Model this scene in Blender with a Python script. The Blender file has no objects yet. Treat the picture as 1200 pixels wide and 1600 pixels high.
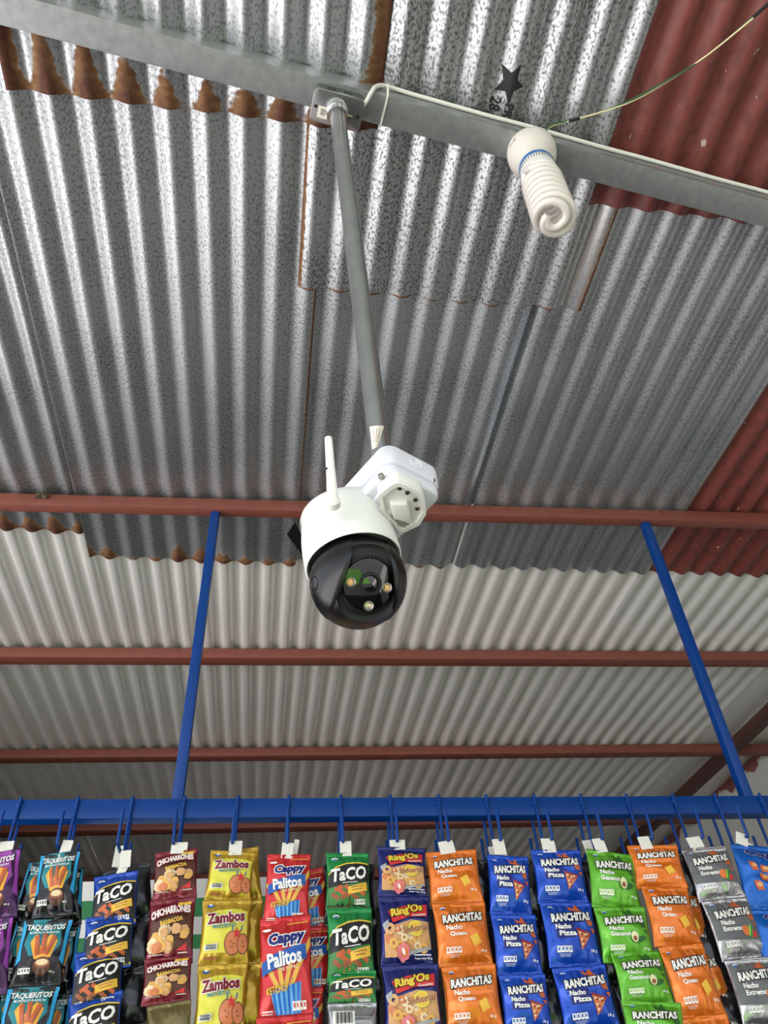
import bpy, bmesh, math, random
from mathutils import Vector, Matrix, noise
random.seed(7)
sc = bpy.context.scene
COL = sc.collection
PI = math.pi

# ------------------------------------------------------------------ camera
CZ = 1.55                                   # eye height
F_PX = 1200.0                               # focal length in pixels of the 1200x1600 frame
def vp(px, py):
    return Vector((px - 600.0, 800.0 - py, -F_PX)).normalized()
UPV = vp(501, -391)                         # vanishing point of the plumb lines
XV = vp(12200, 1130); XV = (XV - UPV * XV.dot(UPV)).normalized()   # of the purlins
YV = UPV.cross(XV)
M3 = Matrix((XV, YV, UPV))                  # camera axes -> world axes
cam_data = bpy.data.cameras.new('camera')
cam = bpy.data.objects.new('camera', cam_data)
COL.objects.link(cam)
cam_data.sensor_fit = 'VERTICAL'
cam_data.sensor_height = 36.0
cam_data.lens = F_PX / 1600.0 * 36.0
cam_data.clip_start = 0.02
cam.matrix_world = Matrix.Translation((0, 0, CZ)) @ M3.to_4x4()
sc.camera = cam

# ------------------------------------------------------------------ light
sc.view_settings.view_transform = 'Standard'
sc.view_settings.look = 'None'
sc.view_settings.gamma = 1.0
sc.view_settings.use_curve_mapping = False
sc.view_settings.exposure = 0.97
world = bpy.data.worlds.new('sky'); sc.world = world
world.use_nodes = True
bg = world.node_tree.nodes['Background']
bg.inputs['Color'].default_value = (0.84, 0.91, 1.0, 1)
bg.inputs['Strength'].default_value = 0.9
sun_d = bpy.data.lights.new('sun', 'SUN'); sun_d.energy = 11.5; sun_d.angle = 0.02
sun_d.color = (1.0, 0.97, 0.945)
sun = bpy.data.objects.new('sun', sun_d); COL.objects.link(sun)
sun.rotation_euler = Vector((-0.50, -0.30, 0.85)).to_track_quat('Z', 'Y').to_euler()   # high, from the open left side
sun.location = (-3, -6, 8)

# ------------------------------------------------------------------ helpers
def ray(px, py):
    return M3 @ vp(px, py)
def at_y(px, py, Y):
    r = ray(px, py); return Vector((0, 0, CZ)) + r * (Y / r.y)
def at_z(px, py, Z):
    r = ray(px, py); return Vector((0, 0, CZ)) + r * ((Z - CZ) / r.z)
def at_d(px, py, D):
    return Vector((0, 0, CZ)) + ray(px, py) * D

def tag(o, label=None, cat=None, group=None, kind=None):
    if label: o['label'] = label
    if cat: o['category'] = cat
    if group: o['group'] = group
    if kind: o['kind'] = kind
    return o
def empty(name, loc=(0, 0, 0), parent=None):
    o = bpy.data.objects.new(name, None); COL.objects.link(o)
    o.location = loc; o.empty_display_size = 0.05
    if parent: o.parent = parent
    return o

class MB:
    """collects vertices and faces, builds one mesh object"""
    def __init__(s): s.v = []; s.f = []; s.m = []; s.cur = 0
    def add(s, vs, fs):
        b = len(s.v); s.v.extend([tuple(p) for p in vs])
        for f in fs: s.f.append(tuple(i + b for i in f)); s.m.append(s.cur)
    def box(s, lo, hi):
        (a, b, c), (d, e, f) = lo, hi
        s.add([(a,b,c),(d,b,c),(d,e,c),(a,e,c),(a,b,f),(d,b,f),(d,e,f),(a,e,f)],
              [(0,3,2,1),(4,5,6,7),(0,1,5,4),(1,2,6,5),(2,3,7,6),(3,0,4,7)])
    def prism(s, p0, p1, prof, side=None, up=(0, 0, 1), close=True):
        """profile (side, up) swept from p0 to p1"""
        p0 = Vector(p0); p1 = Vector(p1); d = (p1 - p0).normalized(); up = Vector(up)
        sd = d.cross(up).normalized(); u2 = sd.cross(d)
        n = len(prof)
        vs = [p + sd * a + u2 * b for p in (p0, p1) for a, b in prof]
        fs = [(i, (i + 1) % n, n + (i + 1) % n, n + i) for i in range(n)]
        fs += [tuple(range(n))[::-1], tuple(range(n, 2 * n))]
        s.add(vs, fs)
    def tube(s, pts, r, n=10, caps=True):
        pts = [Vector(p) for p in pts]; k = len(pts)
        rr = r if isinstance(r, (list, tuple)) else [r] * k
        t0 = (pts[1] - pts[0]).normalized()
        a = Vector((0, 0, 1)) if abs(t0.z) < .9 else Vector((1, 0, 0))
        nx = t0.cross(a).normalized(); vs = []
        for i, p in enumerate(pts):
            t = (pts[min(i + 1, k - 1)] - pts[max(i - 1, 0)]).normalized()
            nx = (nx - t * nx.dot(t)).normalized(); ny = t.cross(nx)
            for j in range(n):
                w = 2 * PI * j / n
                vs.append(p + (nx * math.cos(w) + ny * math.sin(w)) * rr[i])
        fs = []
        for i in range(k - 1):
            for j in range(n):
                fs.append((i*n+j, i*n+(j+1)%n, (i+1)*n+(j+1)%n, (i+1)*n+j))
        if caps: fs += [tuple(range(n))[::-1], tuple(range((k-1)*n, k*n))]
        s.add(vs, fs)
    def lathe(s, prof, n=48, axis=None, org=(0, 0, 0), capb=False, capt=False):
        """profile (radius, height) around +z of matrix axis"""
        R = axis if axis else Matrix.Identity(3); o = Vector(org); vs = []
        for r, h in prof:
            for j in range(n):
                w = 2 * PI * j / n
                vs.append(o + R @ Vector((r * math.cos(w), r * math.sin(w), h)))
        k = len(prof); fs = []
        for i in range(k - 1):
            for j in range(n):
                fs.append((i*n+j, i*n+(j+1)%n, (i+1)*n+(j+1)%n, (i+1)*n+j))
        if capb: fs.append(tuple(range(n))[::-1])
        if capt: fs.append(tuple(range((k-1)*n, k*n)))
        s.add(vs, fs)
    def slab(s, outline, z0, z1, R=None, org=(0, 0, 0)):
        R = R if R else Matrix.Identity(3); o = Vector(org); n = len(outline)
        vs = [o + R @ Vector((x, y, z)) for z in (z0, z1) for x, y in outline]
        fs = [(i, (i+1) % n, n + (i+1) % n, n + i) for i in range(n)]
        fs += [tuple(range(n))[::-1], tuple(range(n, 2*n))]
        s.add(vs, fs)
    def build(s, name, mat, parent=None, smooth=False, bevel=0, seg=2, world=True, auto=None):
        me = bpy.data.meshes.new(name); me.from_pydata(s.v, [], s.f)
        mats = mat if isinstance(mat, (list, tuple)) else [mat]
        for m in mats: me.materials.append(m)
        if len(mats) > 1:
            for p, i in zip(me.polygons, s.m): p.material_index = i
        bm = bmesh.new(); bm.from_mesh(me)
        bmesh.ops.recalc_face_normals(bm, faces=bm.faces)
        if bevel:
            es = [e for e in bm.edges if len(e.link_faces) == 2 and e.calc_face_angle(0) > 0.6]
            bmesh.ops.bevel(bm, geom=es, offset=bevel, segments=seg, profile=.5, affect='EDGES')
        bm.to_mesh(me); bm.free()
        if smooth or bevel:
            for p in me.polygons: p.use_smooth = True
            try: me.set_sharp_from_angle(angle=math.radians(auto if auto else 40))
            except Exception: pass
        o = bpy.data.objects.new(name, me); COL.objects.link(o)
        if parent:
            o.parent = parent
            if world: o.matrix_parent_inverse = parent_inv(parent)
        return o
def parent_inv(p):
    m = p.matrix_basis.copy(); q = p
    while q.parent:
        m = q.parent.matrix_basis @ q.matrix_parent_inverse @ m if False else m; q = q.parent
    return m.inverted() if not p.parent else Matrix.Identity(4)

def rrect(w, h, r, n=6):
    pts = []
    for cx, cy, a0 in ((w/2-r, h/2-r, 0), (-w/2+r, h/2-r, 90), (-w/2+r, -h/2+r, 180), (w/2-r, -h/2+r, 270)):
        for i in range(n + 1):
            a = math.radians(a0 + 90 * i / n); pts.append((cx + r*math.cos(a), cy + r*math.sin(a)))
    return pts
def smooth_path(pts, sub=8):
    pts = [Vector(p) for p in pts]; out = []
    for i in range(len(pts) - 1):
        p0 = pts[max(i-1, 0)]; p1 = pts[i]; p2 = pts[i+1]; p3 = pts[min(i+2, len(pts)-1)]
        for k in range(sub):
            t = k / sub
            out.append(0.5 * ((2*p1) + (-p0+p2)*t + (2*p0-5*p1+4*p2-p3)*t*t + (-p0+3*p1-3*p2+p3)*t**3))
    out.append(pts[-1]); return out
def basis(z, xhint):
    z = Vector(z).normalized(); x = Vector(xhint); x = (x - z * x.dot(z)).normalized()
    y = z.cross(x); return Matrix((x, y, z)).transposed()

# ------------------------------------------------------------------ materials
def srgb(r, g, b):
    f = lambda c: (c/255/12.92 if c/255 <= .04045 else ((c/255 + .055)/1.055)**2.4)
    return (f(r), f(g), f(b), 1)
def mat(name, col, rough=.5, metal=0.0, bump=0, bscale=200, vary=0, spec=None, coat=0, trans=0, bdist=.001):
    m = bpy.data.materials.new(name); m.use_nodes = True
    nt = m.node_tree; b = nt.nodes['Principled BSDF']
    c = srgb(*col) if max(col) > 1 else (*col, 1)
    b.inputs['Base Color'].default_value = c
    b.inputs['Roughness'].default_value = rough; b.inputs['Metallic'].default_value = metal
    if coat: b.inputs['Coat Weight'].default_value = coat; b.inputs['Coat Roughness'].default_value = .08
    if spec is not None: b.inputs['Specular IOR Level'].default_value = spec
    if trans: b.inputs['Transmission Weight'].default_value = trans
    if bump or vary:
        tc = nt.nodes.new('ShaderNodeTexCoord'); nz = nt.nodes.new('ShaderNodeTexNoise')
        nz.inputs['Scale'].default_value = bscale; nz.inputs['Detail'].default_value = 4
        nt.links.new(tc.outputs['Object'], nz.inputs['Vector'])
        if vary:
            mx = nt.nodes.new('ShaderNodeMix'); mx.data_type = 'RGBA'; mx.blend_type = 'MULTIPLY'
            mx.inputs[0].default_value = vary
            mx.inputs[6].default_value = c
            rp = nt.nodes.new('ShaderNodeValToRGB')
            rp.color_ramp.elements[0].position = .3; rp.color_ramp.elements[1].position = .7
            rp.color_ramp.elements[0].color = (.35, .35, .35, 1)
            nt.links.new(nz.outputs['Fac'], rp.inputs[0]); nt.links.new(rp.outputs[0], mx.inputs[7])
            nt.links.new(mx.outputs[2], b.inputs['Base Color'])
        if bump:
            bp = nt.nodes.new('ShaderNodeBump'); bp.inputs['Strength'].default_value = bump
            bp.inputs['Distance'].default_value = bdist
            nt.links.new(nz.outputs['Fac'], bp.inputs['Height']); nt.links.new(bp.outputs[0], b.inputs['Normal'])
    return m

PITCH = 0.076
def sheet_mat(name, base, dark, speck=.5, sscale=260, rough=.36, metal=.75, rust_end=0, rust_l=0, rust_r=0, seed=0, streak=.25, rust_bias=0.0, fleck=None):
    """corrugated sheet: speckled zinc or paint, with rust growing from the end and side edges.
    uv  = (metres across, metres from the lower end); uv2 = (from left edge, from right edge)"""
    m = bpy.data.materials.new(name); m.use_nodes = True; nt = m.node_tree; N = nt.nodes; L = nt.links
    b = N['Principled BSDF']
    def nd(t, **kw):
        n = N.new(t)
        for k, v in kw.items(): setattr(n, k, v)
        return n
    def math_(op, a, b_=None, clamp=False):
        n = nd('ShaderNodeMath', operation=op); n.use_clamp = clamp
        for i, x in enumerate((a, b_)):
            if x is None: continue
            if hasattr(x, 'links') or hasattr(x, 'is_linked'): L.new(x, n.inputs[i])
            else: n.inputs[i].default_value = x
        return n.outputs[0]
    uv = nd('ShaderNodeUVMap', uv_map='uv').outputs[0]
    uv2 = nd('ShaderNodeUVMap', uv_map='uv2').outputs[0]
    sep = nd('ShaderNodeSeparateXYZ'); L.new(uv, sep.inputs[0])
    sep2 = nd('ShaderNodeSeparateXYZ'); L.new(uv2, sep2.inputs[0])
    off = nd('ShaderNodeVectorMath', operation='ADD'); L.new(uv, off.inputs[0]); off.inputs[1].default_value = (seed*3.1, seed*1.7, seed)
    def noise_(scale, detail=3, sx=1, sy=1):
        mp = nd('ShaderNodeVectorMath', operation='MULTIPLY'); L.new(off.outputs[0], mp.inputs[0]); mp.inputs[1].default_value = (sx, sy, 1)
        n = nd('ShaderNodeTexNoise'); n.inputs['Scale'].default_value = scale; n.inputs['Detail'].default_value = detail
        L.new(mp.outputs[0], n.inputs['Vector']); return n.outputs['Fac']
    def ramp(x, p0, p1, c0=(0, 0, 0, 1), c1=(1, 1, 1, 1)):
        r = nd('ShaderNodeValToRGB'); e = r.color_ramp.elements
        e[0].position = p0; e[1].position = p1; e[0].color = c0; e[1].color = c1
        L.new(x, r.inputs[0]); return r.outputs[0]
    def mix(fac, a, b_, blend='MIX'):
        n = nd('ShaderNodeMix', data_type='RGBA', blend_type=blend)
        for i, x in ((0, fac), (6, a), (7, b_)):
            if hasattr(x, 'is_linked'): L.new(x, n.inputs[i])
            else: n.inputs[i].default_value = x
        return n.outputs[2]
    patch = noise_(4, 4)
    sp = noise_(sscale, 3, 1, .55)
    spm = ramp(math_('ADD', sp, math_('MULTIPLY', math_('SUBTRACT', patch, .5), .30)), .50, .60)
    col = mix(math_('MULTIPLY', spm, speck), srgb(*base), srgb(*dark))
    st = ramp(noise_(30, 3, 1, .06), .45, .75)
    col = mix(math_('MULTIPLY', st, streak), col, tuple(c * .55 for c in srgb(*base)[:3]) + (1,))
    if fleck: col = mix(ramp(noise_(48, 5, 1, .45), .685, .70), col, srgb(*fleck))
    met = None
    rough_out = math_('ADD', math_('MULTIPLY', sp, .25), rough - .12)
    if rust_end or rust_l or rust_r:
        # rust tongues climb highest in the low corrugations
        ph = math_('COSINE', math_('MULTIPLY', sep.outputs[0], 2*PI/PITCH))
        tong = math_('SUBTRACT', .52, math_('MULTIPLY', ph, .48))
        big = noise_(5.0, 2, 1, .15)
        fine = noise_(60, 4)
        def grow(dist, length, tongue):
            h = math_('ADD', math_('MULTIPLY', big, 2.4), -0.75 + rust_bias)
            if tongue: h = math_('MULTIPLY', h, math_('ADD', math_('MULTIPLY', tong, 1.0), .12))
            h = math_('ADD', h, math_('MULTIPLY', math_('SUBTRACT', fine, .5), .5))
            h = math_('MULTIPLY', h, length)
            return math_('DIVIDE', math_('SUBTRACT', h, dist), length)
        r = None
        if rust_end: r = grow(sep.outputs[1], rust_end, True)
        for sd, ln in ((0, rust_l), (1, rust_r)):
            if ln:
                g = grow(sep2.outputs[sd], ln, False); r = g if r is None else math_('MAXIMUM', r, g)
        rm = ramp(r, .0, .10)
        deep = ramp(r, .12, .55)
        rc = mix(deep, srgb(138, 100, 64), srgb(72, 36, 24))
        rc = mix(math_('MULTIPLY', ramp(fine, .4, .65), .6), rc, srgb(102, 56, 34))
        col = mix(rm, col, rc)
        met = math_('MULTIPLY', math_('SUBTRACT', 1.0, rm), metal)
        rough_out = math_('ADD', rough_out, math_('MULTIPLY', rm, .4))
        L.new(met, b.inputs['Metallic'])
    else:
        b.inputs['Metallic'].default_value = metal
    L.new(col, b.inputs['Base Color']); L.new(rough_out, b.inputs['Roughness'])
    bp = nd('ShaderNodeBump'); bp.inputs['Strength'].default_value = .25; bp.inputs['Distance'].default_value = .0006
    L.new(noise_(120, 3, 1, .4), bp.inputs['Height']); L.new(bp.outputs[0], b.inputs['Normal'])
    return m

M = dict(
    beam=mat('galvanised_beam', (162, 163, 165), .42, .6, .2, 60, .35),
    red_steel=mat('red_oxide_steel', (128, 70, 58), .55, 0, .15, 40, .25),
    dark_steel=mat('dark_rust_steel', (78, 46, 42), .6, 0, .2, 40, .3),
    blue=mat('blue_enamel', (0, 58, 132), .38, 0, .08, 30, .12, spec=.3),
    pipe=mat('conduit_zinc', (158, 158, 158), .3, .8, .15, 25, .3),
    bright_zinc=mat('bright_zinc', (205, 205, 208), .22, .9, .1, 40, .1),
    dark_zinc=mat('dark_zinc', (110, 112, 114), .35, .8),
    white_plastic=mat('white_plastic', (234, 232, 229), .35),
    lav_plastic=mat('cool_white_plastic', (226, 226, 236), .38),
    black_gloss=mat("black_plastic", (10, 10, 12), .30),
    black_matte=mat('black_matte', (9, 9, 10), .6),
    screw=mat('screw_steel', (150, 145, 138), .25, .9),
    cable_white=mat('cable_white', (232, 230, 224), .45),
    paper=mat('paper', (238, 226, 216), .7),
    ink=mat('ink', (20, 20, 22), .6),
    cream=mat('cream_wire', (222, 208, 166), .5),
    green_wire=mat('green_wire', (38, 84, 56), .5),
    socket=mat('socket_white', (222, 214, 207), .4),
    spiral=mat('spiral_glass', (218, 209, 203), .25, 0, coat=.3),
    band=mat('blue_band', (22, 100, 168), .35),
    card=mat('white_card', (232, 228, 218), .55, bump=.1, bscale=60),
    floor=mat('floor_concrete', (58, 55, 53), .7, 0, .3, 12, .35),
    ground=mat('dusty_ground', (202, 201, 200), .9, 0, .3, 6, .15),
    lens_green=mat('lens_reflection_green', (88, 140, 52), .9, 0, .3, 30, .3),
    yard=mat('yard_dust', (92, 90, 89), .9, 0, .3, 6, .2),
    wall=mat('wall_paint', (206, 203, 198), .8, 0, .3, 18, .12),
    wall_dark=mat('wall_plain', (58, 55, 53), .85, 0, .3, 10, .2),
)

# ------------------------------------------------------------------ the setting: roof sheets, walls, floor
H0 = 1.67; SL = math.tan(math.radians(3.64)); AZ = math.radians(-2.09)
def roof_z(X, Y): return CZ + H0 + SL * Y
ceiling = tag(empty('ceiling'), kind='structure')
AMP = 0.0095
def roof_pt(u, v, drop=0, wave=True):
    X = u * math.cos(AZ) + v * math.sin(AZ); Y = -u * math.sin(AZ) + v * math.cos(AZ)
    z = roof_z(X, Y) - drop + (AMP * math.cos(2*PI*u/PITCH) if wave else 0)
    return Vector((X, Y, z))
def roof_sheet(u0, u1, v0, v1, drop, material, label=None, seed=0, flat=False, sag=0.0012, amp=1.0, sharp=0, lip=None):
    seg = 12; nu = max(2, int(round((u1 - u0) / PITCH * seg))); nv = max(2, int((v1 - v0) / .06))
    vs = []; u2 = []; 
    vl = [v0 + (v1 - v0) * j / nv for j in range(nv + 1)]; vl.insert(nv, v1 - .0015); nv += 1   # tight last row keeps the end crisp
    for j in range(nv + 1):
        v = vl[j]
        for i in range(nu + 1):
            u = u0 + (u1 - u0) * i / nu
            vv = v
            if j >= nv - 1: vv += .006 * noise.noise((u * 9, seed, 0))
            if i in (0, nu): pass
            p = roof_pt(u, vv, drop, False)
            if not flat:
                cs = math.cos(2*PI*u/PITCH)
                if sharp: cs = math.tanh(sharp*cs) / math.tanh(sharp)
                p.z += AMP * amp * cs
            if lip and u > lip[0]: p.z += (u - lip[0]) * lip[1]
            p.z += sag * noise.noise((u * 3, v * 3, seed * 5.3)) * 2
            vs.append(p); u2.append((u, v1 - v, u - u0, u1 - u))
    fs = [(j*(nu+1)+i, j*(nu+1)+i+1, (j+1)*(nu+1)+i+1, (j+1)*(nu+1)+i) for j in range(nv) for i in range(nu)]
    me = bpy.data.meshes.new('roof_sheet'); me.from_pydata(vs, [], fs); me.materials.append(material)
    for k, nm in ((0, 'uv'), (2, 'uv2')):
        lay = me.uv_layers.new(name=nm)
        for lp in me.loops: lay.data[lp.index].uv = u2[lp.vertex_index][k:k+2]
    for p in me.polygons: p.use_smooth = True
    o = bpy.data.objects.new('roof_sheet', me); COL.objects.link(o); o.parent = ceiling
    md = o.modifiers.new('thickness', 'SOLIDIFY'); md.thickness = 0.0008; md.offset = 1
    if label: o['label'] = label
    return o

ZN = (184, 186, 189); ZD = (92, 94, 98)
mA1 = sheet_mat('zinc_rusted_end', ZN, ZD, .55, 240, .38, .8, rust_end=.14, rust_r=.06, rust_l=.03, seed=1, rust_bias=.18)
mA2 = sheet_mat('zinc_pitted', ZN, (84, 82, 80), .8, 230, .38, .8, rust_end=.010, rust_l=.018, seed=2)
mA2b = sheet_mat('zinc_offcut', (205, 205, 205), ZD, .2, 240, .25, .85, rust_r=.016, seed=3, rust_bias=.1)
mRED = sheet_mat('red_painted_sheet', (124, 62, 56), (88, 44, 42), .5, 60, .5, .0, seed=4, streak=.35, fleck=(186, 164, 158))
mB0 = sheet_mat('zinc_weathered', ZN, ZD, .6, 240, .44, .75, rust_end=.09, seed=5, rust_bias=.2)
mB1 = sheet_mat('zinc_weathered_rust', ZN, ZD, .6, 240, .44, .75, rust_end=.13, rust_r=.008, seed=6, rust_bias=.15)
mB2 = sheet_mat('zinc_weathered_plain', ZN, ZD, .65, 240, .44, .75, rust_end=.012, seed=7)
mB3 = sheet_mat('zinc_spangled', (190, 193, 196), (100, 102, 106), .6, 240, .40, .8, seed=8)
mC = sheet_mat('pale_zinc_sheet', (244, 240, 236), (216, 212, 208), .15, 90, .40, .30, seed=9, streak=.12)
mC2 = sheet_mat('pale_zinc_sheet_smooth', (240, 238, 235), (212, 210, 208), .15, 90, .40, .30, seed=10, streak=.15)

VB = -1.3
roof_sheet(-0.572, 0.157, VB, 0.548, .0165, mA1, 'galvanised roof sheet with heavily rusted end and edge', 1)
roof_sheet(-1.35, -0.55, VB, 0.50, .009, mB0, None, 2)
roof_sheet(0.011, 0.652, VB, 0.932, .0130, mA2, 'pitted galvanised roof sheet stamped with a black star', 3)
roof_sheet(0.600, 0.727, 0.50, 0.930, .0065, mA2b, 'narrow smooth zinc offcut', 4)
roof_sheet(0.600, 1.40, VB, 0.655, .0098, mRED, 'red-painted roof sheet', 5)
roof_sheet(1.38, 2.90, VB, 0.655, .0070, mRED, 'red-painted roof sheet', 6)
roof_sheet(-1.40, -0.622, 0.30, 1.915, .0020, mB0, 'galvanised roof sheet with a rusted end', 7, lip=(-.652, .55))
roof_sheet(-2.15, -1.37, -1.3, 1.915, .002, mB0, None, 8)
roof_sheet(-0.634, 0.057, 0.35, 2.036, .0050, mB1, 'speckled galvanised roof sheet with a rusted end', 9)
roof_sheet(0.030, 0.640, 0.35, 2.02, .0005, mB2, None, 10, lip=(.598, .6))
roof_sheet(0.620, 1.350, 0.55, 2.005, .0050, mB3, 'speckled galvanised roof sheet', 11)
roof_sheet(1.32, 2.90, 0.40, 1.998, .001, mRED, 'red-painted roof sheet', 12)
for ua, ub in ((.575, .74), (-.68, -.52)):        # hidden strips added to block sky light leaking through the side laps
    roof_sheet(ua, ub, 0.30, 2.60, -.034, mB2, None, 13)
for i, (u0, u1, dr, mm) in enumerate(((-2.15, -1.82, -.008, mC), (-1.86, -1.090, -.0075, mC), (-1.108, -0.36, -.010, mC2), (-0.38, 0.46, -.0075, mC),
                                     (0.44, 1.325, -.010, mC), (1.315, 2.185, -.0075, mC2))):
    roof_sheet(u0, u1, 1.70, 6.75, dr, mm, None, 20 + i, amp=1.2, sharp=1.9)
roof_sheet(2.17, 3.00, 1.70, 6.75, -.009, mC2, 'flat closing sheet along the wall', 30, flat=True)

# black print on the zinc sheet: star emblem, 28, PRIM
def text_mesh(body, off=0.0, shear=0.0, res=2, spacing=1.0):
    key = (body, off, shear, res, spacing)
    if key in TEXTS: return TEXTS[key]
    cu = bpy.data.curves.new('t', 'FONT'); cu.body = body; cu.size = 1; cu.offset = off; cu.shear = shear
    cu.resolution_u = res; cu.space_character = spacing
    ob = bpy.data.objects.new('t', cu); me = bpy.data.meshes.new_from_object(ob)
    vs = [v.co.copy() for v in me.vertices]; fs = [tuple(p.vertices) for p in me.polygons]
    bpy.data.objects.remove(ob); bpy.data.curves.remove(cu); bpy.data.meshes.remove(me)
    TEXTS[key] = (vs, fs); return TEXTS[key]
TEXTS = {}
def text_ref(body, shear=0.0, spacing=1.0):
    vs, _ = text_mesh(body, 0.0, shear, 2, spacing)
    xs = [v.x for v in vs]; ys = [v.y for v in vs]
    return min(xs), max(xs), min(ys), max(ys)
def refine(vs, fs, maxlen):
    bm = bmesh.new()
    bv = [bm.verts.new(v) for v in vs]
    for f in fs:
        try: bm.faces.new([bv[i] for i in f])
        except ValueError: pass
    bmesh.ops.triangulate(bm, faces=bm.faces)
    for _ in range(5):
        es = [e for e in bm.edges if e.calc_length() > maxlen]
        if not es: break
        bmesh.ops.subdivide_edges(bm, edges=es, cuts=1)
        bmesh.ops.triangulate(bm, faces=[f for f in bm.faces if len(f.verts) > 3])
    bm.verts.index_update()
    out = ([v.co.copy() for v in bm.verts], [tuple(v.index for v in f.verts) for f in bm.faces])
    bm.free(); return out
def stamp(vs2, fs2, u, v, drop):
    """flat print laid on the corrugated face; local x runs along v (away), local y towards +u"""
    vs, fs = refine(vs2, fs2, .006); out = MB()
    out.add([roof_pt(u + p.y, v + p.x, drop) for p in vs], fs)
    return out
pr = MB()
def put_text(t, u, v, h, drop=.0160):
    x0, x1, y0, y1 = text_ref(t); s = h / (y1 - y0); vs, fs = text_mesh(t, .02)
    q = stamp([Vector(((p.x - x0) * s, (p.y - y0) * s, 0)) for p in vs], fs, u, v, drop); pr.add(q.v, q.f)
star = []
for k in range(10):
    a = 2*PI*k/10 + .2; r = .036 if k % 2 == 0 else .016
    star.append(Vector((r*math.cos(a)*1.15, r*math.sin(a)*.85, 0)))
q = stamp(star + [Vector((0, 0, 0))], [(k, (k+1) % 10, 10) for k in range(10)], .409, .424, .0160); pr.add(q.v, q.f)
put_text('28', .381, .456, .019); put_text('PRIM', .409, .463, .017)
pr.build('sheet_print', M['ink'], ceiling, world=False)['label'] = 'black printed star emblem and lettering'

# walls, floor, ground
def wall(name, vs, fs, m):
    b = MB(); b.add(vs, fs); o = b.build(name, m); return tag(o, kind='structure')
WX = 2.47
mw = M['wall']
# paint scraped red along the top of the wall: world-position mask with ragged noise
def wall_mat():
    m = mat('wall_scraped', (206, 203, 198), .85, 0, .3, 18, .1); nt = m.node_tree; b = nt.nodes['Principled BSDF']
    src = b.inputs['Base Color'].links[0].from_socket
    tc = nt.nodes.new('ShaderNodeTexCoord'); sp = nt.nodes.new('ShaderNodeSeparateXYZ'); nt.links.new(tc.outputs['Object'], sp.inputs[0])
    nz = nt.nodes.new('ShaderNodeTexNoise'); nz.inputs['Scale'].default_value = 5; nz.inputs['Detail'].default_value = 5; nt.links.new(tc.outputs['Object'], nz.inputs['Vector'])
    a = nt.nodes.new('ShaderNodeMath'); a.operation = 'MULTIPLY_ADD'; nt.links.new(sp.outputs[1], a.inputs[0]); a.inputs[1].default_value = -SL; nt.links.new(sp.outputs[2], a.inputs[2])
    c = nt.nodes.new('ShaderNodeMath'); c.operation = 'MULTIPLY_ADD'; nt.links.new(nz.outputs['Fac'], c.inputs[0]); c.inputs[1].default_value = .30; nt.links.new(a.outputs[0], c.inputs[2])
    r = nt.nodes.new('ShaderNodeValToRGB'); e = r.color_ramp.elements
    mr = nt.nodes.new('ShaderNodeMapRange'); mr.inputs['From Min'].default_value = CZ + H0 + .0; mr.inputs['From Max'].default_value = CZ + H0 + .22
    nt.links.new(c.outputs[0], mr.inputs['Value']); nt.links.new(mr.outputs[0], r.inputs[0])
    e[0].position = .52; e[1].position = .58
    mx = nt.nodes.new('ShaderNodeMix'); mx.data_type = 'RGBA'; nt.links.new(r.outputs[0], mx.inputs[0])
    nt.links.new(src, mx.inputs[6]); mx.inputs[7].default_value = srgb(134, 74, 70); nt.links.new(mx.outputs[2], b.inputs['Base Color'])
    return m
def side_wall(name, X0, X1, Y0, Y1, m, gap=-.004):
    b = MB(); z = lambda Y: roof_z(0, Y) - gap
    b.add([(X0,Y0,0),(X1,Y0,0),(X1,Y1,0),(X0,Y1,0),(X0,Y0,z(Y0)),(X1,Y0,z(Y0)),(X1,Y1,z(Y1)),(X0,Y1,z(Y1))],
          [(0,3,2,1),(4,5,6,7),(0,1,5,4),(1,2,6,5),(2,3,7,6),(3,0,4,7)])
    return tag(b.build(name, m), kind='structure')
side_wall('wall_right', WX, WX + .15, -1.2, 6.6, wall_mat())
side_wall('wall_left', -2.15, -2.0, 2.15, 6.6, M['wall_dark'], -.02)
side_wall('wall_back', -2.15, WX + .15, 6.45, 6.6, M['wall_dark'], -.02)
fl = MB(); fl.box((-2.1, -1.2, -.1), (WX + .15, 6.6, 0)); tag(fl.build('floor', M['floor']), kind='structure')
fl = MB(); fl.box((-2.6, -30, -.3), (30, 30, -.1)); tag(fl.build('ground', M['yard']), kind='structure')
fl = MB(); fl.box((-.7, -4.2, -.12), (1.3, -1.25, -.06)); tag(fl.build('lens_green_patch', M['lens_green']), kind='structure')  # unseen green patch added to give the camera lens its green reflection
fl = MB(); fl.box((-30, -30, -.3), (-2.6, 30, -.09)); tag(fl.build('pavement', M['ground']), kind='structure')

# purlins, rafter, galvanised beam
def purlin(Yc, w, h, label, m, X0=-2.0, X1=WX, inset=.010):
    z = roof_z(0, Yc) - AMP - inset; b = MB(); t = .003
    # open C section, its back towards the viewer
    b.prism((X0, Yc, z), (X1, Yc, z), [(w/2, 0), (w/2, -h), (-w/2, -h), (-w/2, 0)])
    o = b.build('roof_purlin', m, bevel=.003)
    return tag(o, label, 'beam', 'red-brown roof purlins')
purlin(1.708, .036, .045, 'red-brown roof purlin behind the camera that both blue posts hang from', M['red_steel'])
purlin(2.604, .055, .045, 'red-brown roof purlin crossing below the camera, halfway down the blue posts', M['red_steel'], inset=.004).update_tag()
purlin(3.505, .055, .045, 'red-brown steel roof purlin just above the blue rack bar', M['red_steel'], inset=.004)
purlin(4.46, .07, .05, 'dark red-brown roof purlin seen under the blue rack bar', M['red_steel'], inset=.004)
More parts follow.
